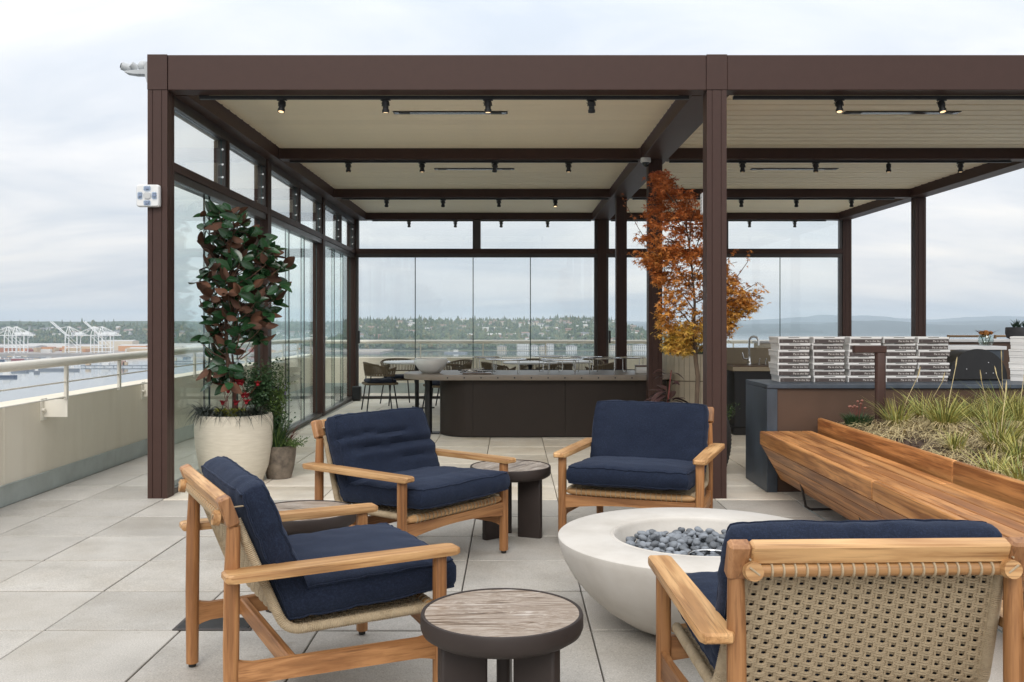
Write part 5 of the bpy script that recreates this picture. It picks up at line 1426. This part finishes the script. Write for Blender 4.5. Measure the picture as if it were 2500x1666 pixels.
MB().tube([(-.018, 0, .07), (-.07, 0, .075), (-.085, 0, .15)], [.011, .010, .006], 8).build('lever', STEEL, fc_, smooth=60)
for k, x in enumerate((2.95 + .12, 2.95 + .20)):
    t = thing('soap_tap', 'short chrome soap tap, %s right of the faucet' % ORD[k], 'tap', (x, 11.6, .8325)); MB().lathe([(.014, 0), (.014, .01), (.007, .015), (.007, .05)], 10).build('base', STEEL, t, smooth=50); MB().tube([(0, 0, .05), (0, -.01, .065), (0, -.04, .068)], .005, 6).build('nozzle', STEEL, t, smooth=60)
# tiled drum with a green ceramic grill
KG = thing('tiled_grill_stand', 'round stand clad in upright cream tiles with dark green top', 'stand', (2.225, 11.55, 0))
RD = .375
MB().lathe([(RD - .012, 0), (RD - .012, .98)], 72).build('drum', GROUT, KG, smooth=40)
ntile = 36; aw = 2 * math.pi / ntile
for row, (z0, z1) in enumerate(((.10, .360), (.368, .642), (.650, .924 + .05))):
    n = 5; m = MB(); vs = []
    hw = aw / 2 * .93
    for k in range(3):
        a = -hw + hw * k
        for r in (RD - .013, RD):
            for z in (z0 + .003, z1 - .003): vs.append((r * math.cos(a), r * math.sin(a), z))
    fs = []
    for k in range(2):
        i, j = 4 * k, 4 * k + 4; fs += [(i + 2, j + 2, j + 3, i + 3), (i + 1, i + 3, j + 3, j + 1), (i, j, j + 2, i + 2)]
    fs += [(0, 2, 3, 1), (8, 9, 11, 10)]
    me = m.add(vs, fs).mesh('tile', TILE_C)
    for k in range(ntile):
        a = aw * k
        if math.sin(a) > .25: continue
        o = obj('tile', me, KG); o.rotation_euler = (0, 0, a)
MB().lathe([(RD + .012, .981), (RD + .022, .985), (RD + .022, 1.030), (RD + .016, 1.034), (.001, 1.034)], 72, cap=False).build('top_slab', GREEN_E, KG, smooth=40)
eg = thing('ceramic_grill', 'green domed ceramic grill on the tiled stand', 'grill', (2.16, 11.5, 1.0345))
MB().lathe([(.08, 0), (.11, .01), (.115, .045), (.112, .07)], 28).build('base', BLACK, eg, smooth=50)
MB().lathe([(.116, .0705), (.118, .078), (.104, .108), (.070, .132), (.03, .142), (.001, .143)], 32, cap=False).build('lid', GREEN_E, eg, smooth=60)
MB().lathe([(.022, .143), (.024, .165), (.001, .168)], 14, cap=False).build('vent_cap', BLACK, eg, smooth=50)
# bar behind the stone counter, vase, wicker chair, brown wall, succulent
SB = thing('serving_bar', 'beige serving bar with thin white top behind the pizza oven', 'bar', (3.55, 9.15, 0))
MB().box(0, 1.24, .04, .55, 0, 1.085, .004).build('body', BEIGE_W, SB); MB().box(-.02, 1.30, 0, .60, 1.086, 1.122, .004).build('top', TABLE_W, SB); MB().box(1.05, 1.28, .02, .039, .98, 1.085, .002).build('drawer_front', SOAPSTONE, SB)
BWL = thing('garden_wall', 'brown rendered wall with white coping at the right edge', 'wall', (4.55, 9.95, 0))
MB().box(0, 3, 0, .3, 0, 1.145, .005).build('wall', RUST, BWL); MB().box(-.03, 3, -.03, .33, 1.1455, 1.175, .004).build('coping', TABLE_W, BWL)
BW2 = thing('garden_wall', 'cream wall behind the wicker chairs on the right', 'wall', (3.3, 12.5, 0))
MB().box(0, 4.5, 0, .25, 0, 1.07, .005).build('wall', STUCCO, BW2); MB().box(-.02, 4.5, -.02, .27, 1.0705, 1.10, .004).build('coping', TABLE_W, BW2)
vz = thing('glass_vase', 'round glass vase standing on the white bar top', 'vase', (PX(2407, Z=9.35), 9.35, 1.1225))
MB().lathe([(.035, 0), (.058, .01), (.072, .045), (.068, .085), (.058, .105), (.055, .105), (.063, .085), (.067, .045), (.05, .014), (.001, .010)], 32, cap=False).build('bowl', VASE_G, vz, smooth=60)
pf_ = thing('dried_protea', 'orange dried protea flowers in the glass vase', 'flowers', (PX(2407, Z=9.35), 9.35, 1.135))
for k, (x, s_) in enumerate(((.0, 1), (-.05, .7), (.05, .65))):
    st2 = MB().tube([(x * .3, 0, 0), (x, 0, .09)], .005, 6).build('stem', GREEN2, pf_)
    h = MB()
    for j in range(60):
        a = random.uniform(0, 6.283); blade(h, (x, 0, .10), a, .055 * s_ * random.uniform(.6, 1.1), random.uniform(.2, 1.5), .009, .25, seg=3)
    h.ball((x, 0, .115), .032 * s_, .032 * s_, .028 * s_, 10, 6); h.build('flower_head', PROTEA, st2)
dl = MB()
for k in range(12): blade(dl, (random.uniform(-.03, .03), 0, .09), random.choice((0, 3.14)) + random.uniform(-.5, .5), .05, random.uniform(1.8, 3.0), .024, random.uniform(-.4, .9), seg=4)
stuff(dl.build('dry_leaves', PROTEA_L, pf_))
def wchair(label, x, y):
    t = thing('wicker_chair', label, 'chair', (x, y, 0), R(180 + random.uniform(-8, 8)), 'wicker chairs at the right')
    for sx_ in (-.24, .24):
        MB().tube([(sx_, .22, 0), (sx_, .25, .55), (sx_ * .98, .30, 1.20)], .016, 8).build('rear_leg', WICKER, t, smooth=60); MB().tube([(sx_, -.22, 0), (sx_, -.22, .62)], .016, 8).build('front_leg', WICKER, t, smooth=60)
    for z in (1.185, 1.12): MB().tube([(-.24, .29, z), (.24, .29, z)], .014, 8).build('back_bar', WICKER, t, smooth=60)
    w3 = MB()
    for k in range(16):
        x_ = -.22 + .44 * k / 15; w3.tube([(x_, .285, 1.11), (x_, .255, .62)], .006, 4)
    for k in range(18):
        z = .63 + .48 * k / 17; w3.tube([(-.235, .26 + .03 * (z - .6) / .45 + .004 * (-1) ** k, z), (.235, .26 + .03 * (z - .6) / .45 + .004 * (-1) ** k, z)], .006, 4)
    stuff(w3.build('woven_back', WICKER, t)); MB().box(-.25, .25, -.24, .25, .58, .63, .01).build('seat', WICKER, t)
wchair('wicker chair with open top rail behind the white bar', PX(2337, Z=11.6), 11.6); wchair('wicker chair partly hidden behind the dried flowers', PX(2442, Z=11.7), 11.7)
sp_ = thing('succulent_pot', 'round charcoal pot of succulents on the wall at the right edge', 'pot plant', (PX(2487, Z=10.1), 10.1, 1.1755))
MB().lathe([(.085, 0), (.115, .01), (.132, .06), (.130, .12), (.122, .127), (.112, .12), (.001, .11)], 32, cap=False).build('pot', POT_G, sp_, smooth=50)
for cx, cy_, h in ((-.06, -.02, .07), (0, .02, .10), (.05, -.03, .08), (-.02, -.05, .05), (.08, .03, .07)):
    m = MB()
    for k in range(26): blade(m, (cx, cy_, .11), k * 2.4, h * random.uniform(.6, 1.1), random.uniform(.1, .9), .016, .0, seg=3)
    m.build('rosette', SUCC, sp_)
# ================================================================== water, hills, port
random.seed(77)
WZ = -80.0
def water_mat():
    m, nt, b = new_mat('grey_bay_water')
    v = coords(nt, (1, 1, 1))
    n = tex(nt, scale=.012, detail=5, vec=v); col = ramp(nt, n.outputs[0], [(.3, (.13, .16, .18)), (.7, (.16, .19, .21))])
    L(nt, col, b.inputs['Base Color']); b.inputs['Roughness'].default_value = .06; b.inputs['IOR'].default_value = 1.42
    f = tex(nt, scale=.12, detail=6, rough=.6, vec=v); bump(nt, b, f.outputs[0], .25, .22)
    return m
struct(MB().box(-13000, 13000, -1500, 14800, WZ - 1, WZ).build('water', water_mat()))
def sstep(a, b, x):
    t = min(1, max(0, (x - a) / (b - a))); return t * t * (3 - 2 * t)
def shore(x): return 2560 + 60 * nz((x * .002, 1, 0)) + 40 * nz((x * .009, 2, 0)) + 560 * sstep(-430, -820, x) + 30 * sstep(250, 480, x)
def hill(x, y):
    d = y - shore(x)
    tap = 1 - sstep(330, 640, x)
    top = 74 + 9 * nz((x * .0021, y * .0012, 4)) + 7 * nz((x * .0065, y * .003, 7)) + 5 * sstep(-500, -1100, x)
    h = -2 + top * (sstep(-10, 240, d) * .40 + sstep(150, 900, d) * .60) * tap
    return WZ + h
HILL_M = mat('wooded_slope', (.035, .060, .026), rough=.95, var=.45, scale=.02, detail=9)
m = MB(); vs = []; fs = []; NX, NY = 150, 46; X0, X1, Y0, Y1 = -2600, 720, 2440, 4400
for i in range(NX + 1):
    for j in range(NY + 1):
        x = X0 + (X1 - X0) * i / NX; y = Y0 + (Y1 - Y0) * j / NY; vs.append((x, y, hill(x, y)))
for i in range(NX):
    for j in range(NY): fs.append((i * (NY + 1) + j, (i + 1) * (NY + 1) + j, (i + 1) * (NY + 1) + j + 1, i * (NY + 1) + j + 1))
struct(m.add(vs, fs).build('hill', HILL_M, smooth=180))
# trees: thousands of small crowns reading as one wood
def treemat():
    m, nt, b = new_mat('far_tree_foliage')
    t = nt.nodes.new('ShaderNodeTexCoord'); n = tex(nt, scale=.035, detail=3, vec=t.outputs['Object']); n2 = tex(nt, scale=.25, detail=2, vec=t.outputs['Object'])
    col = ramp(nt, n.outputs[0], [(.30, (.032, .060, .034)), (.46, (.055, .090, .040)), (.58, (.10, .125, .05)), (.70, (.16, .13, .055))])
    col = mixc(nt, .8, col, ramp(nt, n2.outputs[0], [(.3, (.6, .6, .6)), (.7, (1.25, 1.25, 1.2))]), 'MULTIPLY')
    L(nt, col, b.inputs['Base Color']); b.inputs['Roughness'].default_value = .9
    return m
TREES_M = treemat()
m = MB(); NT = 0
houses = []
for k in range(26000):
    if NT >= 8200: break
    y = 2480 + 1250 * random.random() ** 1.25; x = random.uniform(-.62, .21) * y
    if x > 560: continue
    z = hill(x, y)
    if z < WZ + 1.2: continue
    dens = .95 if z < -62 else .62
    if nz((x * .006, y * .006, 11)) < -.1: dens *= .45
    if random.random() > dens: continue
    NT += 1
    con = random.random() < (.22 if z < -20 else .42); h = (random.uniform(9, 16) + (9 * random.random() ** 4)) * (1.45 if con else .9); r = h * (.17 if con else .40)
    nseg = 5; a0 = random.uniform(0, 1); vs = []; prof_ = ([(.75, .12), (1, .25), (.55, .6)] if con else [(.55, .18), (1.0, .45), (.85, .75), (.4, .95)])
    for rr, zz in prof_:
        for q in range(nseg):
            a = a0 + 6.283 * q / nseg; j = random.uniform(.75, 1.2); vs.append((x + r * rr * j * math.cos(a), y + r * rr * j * math.sin(a), z + h * zz * random.uniform(.93, 1.05)))
    vs.append((x, y, z + h)); T_ = len(vs) - 1; fs = []
    for s_ in range(len(prof_) - 1):
        for q in range(nseg): fs.append((s_ * nseg + q, s_ * nseg + (q + 1) % nseg, (s_ + 1) * nseg + (q + 1) % nseg, (s_ + 1) * nseg + q))
    for q in range(nseg): fs.append(((len(prof_) - 1) * nseg + q, (len(prof_) - 1) * nseg + (q + 1) % nseg, T_))
    m.add(vs, fs)
o = stuff(m.build('far_woodland', TREES_M)); tag(o, 'trees covering the hillside across the bay', 'trees')
# hillside houses
WALLS = [mat('far_house_white', (.66, .66, .64), rough=.8), mat('far_house_cream', (.56, .50, .40), rough=.8), mat('far_house_brick', (.34, .20, .15), rough=.85), mat('far_house_grey', (.40, .41, .42), rough=.8)]
ROOFS = [mat('far_roof_grey', (.16, .16, .17), rough=.85), mat('far_roof_brown', (.23, .15, .12), rough=.85), mat('far_roof_pale', (.45, .44, .42), rough=.8)]
WIN = mat('far_window', (.05, .06, .075), rough=.2)
HV = []
for wi in range(4):
    for ri in range(3):
        w_, d_, h_, rh = random.uniform(9, 16), random.uniform(8, 11), random.uniform(5, 8), random.uniform(2, 3.6)
        q = MB().box(-w_ / 2, w_ / 2, -d_ / 2, d_ / 2, -3, h_)
        q2 = MB(); e_ = .6
        q2.add([(-w_ / 2 - e_, -d_ / 2 - e_, h_), (w_ / 2 + e_, -d_ / 2 - e_, h_), (w_ / 2 + e_, d_ / 2 + e_, h_), (-w_ / 2 - e_, d_ / 2 + e_, h_), (-w_ / 2 - e_, 0, h_ + rh), (w_ / 2 + e_, 0, h_ + rh)], [(0, 1, 5, 4), (2, 3, 4, 5), (1, 2, 5), (3, 0, 4), (3, 2, 1, 0)])
        HV.append((q.mesh('wall', WALLS[wi]), q2.mesh('roof', ROOFS[ri]), ['white', 'cream', 'brick red', 'grey'][wi], ['dark grey', 'brown', 'pale'][ri]))
nh = 0
for k in range(6000):
    if nh >= 295: break
    y = 2560 + 1000 * random.random(); x = random.uniform(-.56, .18) * y
    z = hill(x, y)
    if z < -60 or z > -3 or x > 430: continue
    if nz((x * .005, y * .005, 31)) < .02 and random.random() < .8: continue
    if -400 < x < -50 and z < -30 and random.random() < .7: continue
    wm, rm, wn_, rn_ = random.choice(HV)
    t = thing('house', 'distant %s walled house with a %s roof on the far hillside' % (wn_, rn_), 'house', (x, y, z + 1.5), random.uniform(-.5, .5), '%s walled houses with %s roofs on the far hillside' % (wn_, rn_))
    s_ = random.uniform(.95, 1.5); t.scale = (s_, s_, s_); obj('wall', wm, t); obj('roof', rm, t); nh += 1
# waterfront apartment blocks
def block(label, x, y, z, w_, h_, d_, floors, cols, mt, rz=0, roof=True):
    t = thing('apartment_block', label, 'building', (x, y, z), rz); MB().box(-w_ / 2, w_ / 2, -d_ / 2, d_ / 2, -4, h_).build('wall', mt, t)
    if roof:
        MB().add([(-w_ / 2 - .5, -d_ / 2 - .5, h_), (w_ / 2 + .5, -d_ / 2 - .5, h_), (w_ / 2 + .5, d_ / 2 + .5, h_), (-w_ / 2 - .5, d_ / 2 + .5, h_), (0, 0, h_ + 3.5)], [(0, 1, 4), (1, 2, 4), (2, 3, 4), (3, 0, 4), (3, 2, 1, 0)]).build('roof', ROOFS[0], t)
    wm_ = MB().box(-w_ / cols * .32, w_ / cols * .32, -.25, .1, -h_ / floors * .28, h_ / floors * .28).mesh('window', WIN)
    for f in range(floors):
        for c in range(cols): obj('window', wm_, t, (-w_ / 2 + w_ * (c + .5) / cols, -d_ / 2, h_ * (f + .5) / floors))
def SX(px_, Z): return PX(px_, Z=Z)
for k, (px_, w_, h_, fl_, cl2, rf) in enumerate(((1225, 26, 10, 3, 5, True), (1277, 34, 16, 4, 6, False), (1304, 22, 12, 3, 4, True), (1326, 22, 11, 3, 4, True), (1343, 20, 17, 4, 4, True), (1395, 30, 10, 3, 5, True), (1515, 60, 13, 3, 10, True), (1565, 46, 13, 3, 8, True))):
    y = shore(SX(px_, 2560)) + 18; block('pale waterfront apartment block, %s from the left across the bay' % ORD[k], SX(px_, y), y, max(hill(SX(px_, y), y), WZ + 1), w_, h_, 14, fl_, cl2, WALLS[0] if k % 3 else WALLS[1], 0, rf)
# ---- port terminal on the left
PT = 2210
DOCK = mat('port_apron', (.30, .27, .25), rough=.9, var=.15, scale=.03)
struct(MB().box(-2300, -520, PT, 3150, WZ - 1, WZ + 4).build('port_land', DOCK))
struct(MB().box(-760, -330, 2330, 3000, WZ - 1, WZ + 3).build('port_spit', DOCK))
CC = [mat('container_rust', (.34, .13, .06), rough=.7), mat('container_orange', (.52, .25, .10), rough=.7), mat('container_red', (.33, .06, .045), rough=.7), mat('container_white', (.62, .61, .58), rough=.7), mat('container_blue', (.10, .16, .24), rough=.7), mat('container_sand', (.50, .38, .24), rough=.7)]
CN = ['rust brown', 'orange', 'dark red', 'white', 'blue', 'sand coloured']
def cont(n, h): 
    me = MB()
    for k in range(h): me.box(-6.1, 6.1, -1.3 * n, 1.3 * n, 2.75 * k + .02, 2.75 * k + 2.7)
    return me
for k in range(120):
    ci = random.choice((0, 1, 1, 2, 3, 5, 5, 4)); x = random.uniform(-1320, -560); y = random.uniform(PT + 60, PT + 330); h = random.randint(1, 4)
    t = thing('container_stack', 'distant stack of %s shipping containers at the port' % CN[ci], 'containers', (x, y, WZ + 4), random.choice((0, 0, 1.57)), '%s container stacks at the port' % CN[ci])
    for j in range(h): MB().box(-6.1 - 6 * (k % 3), 6.1 + 6 * (k % 3), -3.9, 3.9, 2.75 * j + .02, 2.75 * j + 2.7).build('container', CC[ci], t)
wn2 = 0
for (px_, y, w_, d_, h_, mt, nm) in ((30, 2420, 150, 60, 12, WALLS[3], 'long grey'), (120, 2520, 110, 50, 14, WALLS[0], 'white'), (290, 2480, 90, 45, 24, WALLS[1], 'tall cream'), (225, 2420, 60, 40, 12, CC[5], 'tan'), (330, 2400, 70, 40, 14, CC[1], 'orange'), (345, 2290, 50, 26, 10, CC[5], 'sand coloured'), (455, 2520, 90, 40, 14, WALLS[0], 'wide white'), (520, 2560, 70, 40, 12, WALLS[3], 'low grey')):
    t = thing('warehouse', 'distant %s warehouse at the port' % nm, 'warehouse', (PX(px_, Z=y), y, WZ + 4)); MB().box(-w_ / 2, w_ / 2, -d_ / 2, d_ / 2, 0, h_).build('wall', mt, t)
    MB().add([(-w_ / 2, -d_ / 2, h_ + .05), (w_ / 2, -d_ / 2, h_ + .05), (w_ / 2, d_ / 2, h_ + .05), (-w_ / 2, d_ / 2, h_ + .05), (-w_ / 2, 0, h_ + 3), (w_ / 2, 0, h_ + 3)], [(0, 1, 5, 4), (2, 3, 4, 5), (1, 2, 5), (3, 0, 4)]).build('roof', ROOFS[2], t)
CR_M = mat('white_crane_steel', (.78, .78, .77), rough=.5, var=.05, scale=.2)
def crane(label, px_, y, up, flip=1):
    t = thing('port_crane', label, 'crane', (PX(px_, Z=y), y, WZ + 4)); B2 = lambda n, pts, r: MB().tube(pts, r, 4).build(n, CR_M, t)
    f = flip
    for sx_ in (-14, 14):
        for sy_ in (-9, 9): B2('leg', [(sx_ * f, sy_, 0), (sx_ * f, sy_, 44)], 1.25)
    for sy_ in (-9, 9):
        B2('portal_beam', [(-14, sy_, 14), (14, sy_, 14)], .9); B2('brace', [(-14 * f, sy_, 42), (14 * f, sy_, 15)], .6); B2('portal_beam', [(-14, sy_, 4), (14, sy_, 4)], .8)
        B2('girder', [(-14 * f, sy_ * .5, 43), (34 * f, sy_ * .5, 43)], 1.2); B2('apex_leg', [(-14 * f, sy_, 44), (-10 * f, sy_ * .3, 64)], .9); B2('apex_leg', [(2 * f, sy_, 44), (-9 * f, sy_ * .3, 64)], .7)
        B2('backstay', [(-9 * f, sy_ * .3, 64), (33 * f, sy_ * .5, 44)], .45); B2('backstay', [(-9 * f, sy_ * .3, 64), (14 * f, sy_ * .5, 44)], .45)
        if up: B2('boom', [(-14 * f, sy_ * .5, 43), (-52 * f, sy_ * .5, 76)], 1.1); B2('forestay', [(-10 * f, sy_ * .3, 64), (-32 * f, sy_ * .5, 60)], .35)
        else: B2('boom', [(-14 * f, sy_ * .5, 43), (-62 * f, sy_ * .5, 43)], 1.1); B2('forestay', [(-10 * f, sy_ * .3, 64), (-58 * f, sy_ * .5, 44)], .4); B2('forestay', [(-10 * f, sy_ * .3, 64), (-36 * f, sy_ * .5, 44)], .4)
    for sx_ in (-14, 14): B2('cross_beam', [(sx_, -9, 42), (sx_, 9, 42)], 1.0); B2('cross_beam', [(sx_, -9, 13), (sx_, 9, 13)], .9)
    MB().box(8 * f, 24 * f, -5, 5, 44.5, 50).build('machinery_house', CR_M, t); MB().box(-3, 3, -2.5, 2.5, 38, 41.5).build('cab', WALLS[3], t)
    for sx_ in (-14, 14): MB().box(sx_ - 4, sx_ + 4, -10, -7, 0, 2.4).build('bogie', WALLS[3], t)
crane('white port crane with boom lowered at the far left edge', 30, PT + 22, False); crane('white port crane with boom lowered, second from the left edge', 49, PT + 26, False)
crane('white port crane with raised boom in the middle of the quay', 178, PT + 20, True); crane('white port crane with lowered boom right of the raised one', 240, PT + 30, False); crane('white port crane with raised boom nearest the pergola post', 259, PT + 18, True)
# ---- vessels and piers
HULL = [mat('hull_navy', (.03, .05, .10), rough=.5), mat('hull_red', (.24, .05, .05), rough=.5), mat('hull_grey', (.14, .16, .19), rough=.6)]
def vessel(label, px_, py_, ln, hm, dk, rz=0):
    Z = 81.37 * 2280 / (py_ - 784); t = thing('vessel', label, 'boat', (PX(px_, Z=Z), Z, WZ), rz)
    b = ln * .11; pts = [(-ln / 2, -b), (ln * .38, -b), (ln / 2, 0), (ln * .38, b), (-ln / 2, b)]
    MB().prism(pts, -.5, 3.2).build('hull', HULL[hm], t); MB().prism([(p[0] * .96, p[1] * .9) for p in pts], 3.21, 3.6).build('deck', WALLS[3], t)
    for (a, w_, h_) in dk: MB().box(a * ln, a * ln + w_ * ln, -b * .6, b * .6, 3.62, 3.6 + h_).build('deckhouse', WALLS[0], t)
    MB().tube([(-ln * .3, 0, 3.6), (-ln * .3, 0, 12)], .35, 5).build('mast', WALLS[0], t)
vessel('navy tugboat at the left edge of the water', 14, 922, 32, 0, [(-.1, .25, 5), (.1, .12, 3)], .1); vessel('dark barge moored behind the left handrail', 50, 908, 28, 2, [(.1, .2, 3)]); vessel('small grey work boat near the railing post', 90, 911, 9, 2, [(-.2, .4, 4)])
vessel('long dark barge just left of the first railing post', 120, 904, 60, 2, []); vessel('barge with deckhouse right of the first railing post', 181, 905, 18, 2, [(-.3, .3, 4)])
vessel('low barge crossing the bay seen through the rear glass', 1113, 863, 58, 2, [(-.1, .2, 5)]); vessel('red ship moored below the cranes', 44, 880, 26, 1, [(-.4, .15, 5)]); vessel('navy ship at the left edge under the quay', 2, 882, 16, 0, [(-.3, .3, 5)])
def pier(label, px0, px1, py_, h):
    Z = 81.37 * 2280 / (py_ - 784); x0, x1 = PX(px0, Z=Z), PX(px1, Z=Z); t = thing('pier', label, 'pier', ((x0 + x1) / 2, Z, WZ)); w_ = (x1 - x0) / 2
    MB().box(-w_, w_, -6, 6, 2.0, 3.4).build('deck', HULL[2], t)
    n = max(4, int(w_ / 8))
    pm_ = MB().tube([(0, 0, -1), (0, 0, 2)], .5, 6).mesh('pile', HULL[2])
    for k in range(n): obj('pile', pm_, t, (-w_ + 2 * w_ * (k + .5) / n, -5, 0))
    for k in range(max(2, int(w_ / 14))):
        a = random.uniform(-w_, w_ - 12); hh = random.uniform(.4, 1) * h; MB().box(a, a + random.uniform(6, 16), -3, 4, 3.42, 3.42 + hh).build('shed', random.choice(WALLS + [CC[5], CC[4]]), t)
pier('pier with sheds below the handrail beside the pergola post', 200, 360, 897, 9); pier('low dark pier left of the second railing post', 70, 150, 903, 2); pier('pier with boats seen through the left glass wall', 400, 640, 886, 9); pier('far quay seen between the cranes and the railing', 0, 110, 876, 3)
# ---- islands and mountains beyond the sound
ISL = mat('far_forest_ridge', (.040, .060, .062), rough=.95, var=.25, scale=.004, detail=8)
def ridge(name, y, x0, x1, f, depth):
    m = MB(); vs = []; fs = []; N = 160
    for k in range(N + 1):
        x = x0 + (x1 - x0) * k / N; h = f(x)
        for t, q in ((0, 0), (.25, .55), (.6, .9), (1.0, 1.0), (1.6, .7)): vs.append((x, y + depth * t + 60 * nz((x * .002, t, 3)), WZ - 1 + h * q))
    for k in range(N):
        for j in range(4): fs.append((k * 5 + j, k * 5 + 5 + j, k * 5 + 6 + j, k * 5 + 1 + j))
    struct(m.add(vs, fs).build(name, ISL, smooth=180))
def crest(tab, Z, seed, rough):
    xs_ = [PX(a, Z=Z) for a, b in tab]; hs_ = [EYE + (784 - b) / 2280 * Z - WZ for a, b in tab]
    def f(x):
        if x <= xs_[0]: h = hs_[0]
        elif x >= xs_[-1]: h = hs_[-1]
        else:
            for k in range(len(xs_) - 1):
                if xs_[k] <= x <= xs_[k + 1]:
                    t = (x - xs_[k]) / (xs_[k + 1] - xs_[k]); t = t * t * (3 - 2 * t); h = hs_[k] + (hs_[k + 1] - hs_[k]) * t; break
        return max(0, h + rough * (nz((x * .0022, seed, 1)) + .6 * nz((x * .007, seed, 2)) + .35 * nz((x * .02, seed, 3))))
    return f
ridge('island_hill', 6500, 1150, 7200, crest([(1600, 830), (1700, 802), (1800, 793), (1900, 792), (1990, 790), (2080, 783), (2150, 784), (2250, 791), (2350, 794), (2500, 789), (2700, 790), (3400, 800)], 7400, 5, 7), 900)
ridge('island_hill', 8900, -900, 8600, crest([(1000, 800), (1700, 789), (1850, 791), (2000, 786), (2200, 789), (2330, 786), (2420, 782), (2500, 783), (2800, 786), (3200, 790)], 10100, 9, 9), 1200)
ridge('mountain_ridge', 12600, -2500, 11500, crest([(800, 795), (1700, 784), (1850, 781), (1950, 775), (2010, 769), (2060, 772), (2110, 770), (2180, 777), (2280, 780), (2380, 774), (2440, 771), (2520, 777), (2700, 775), (3200, 785)], 14100, 17, 12), 1500)
# ---- the air over the bay
def haze_mat():
    m = bpy.data.materials.new('bay_haze'); m.use_nodes = True; nt = m.node_tree; nt.nodes.clear()
    o = nt.nodes.new('ShaderNodeOutputMaterial'); v = nt.nodes.new('ShaderNodeVolumePrincipled'); v.inputs['Color'].default_value = (.76, .89, 1.0, 1); v.inputs['Density'].default_value = HAZE_D; v.inputs['Anisotropy'].default_value = 0.0
    L(nt, v.outputs[0], o.inputs['Volume']); return m
HAZE_D = .92e-4
hz = MB().box(-13500, 13500, -2000, 15500, WZ - 2, 150).build('haze', haze_mat()); stuff(hz); tag(hz, 'pale haze in the air over the bay', 'haze')
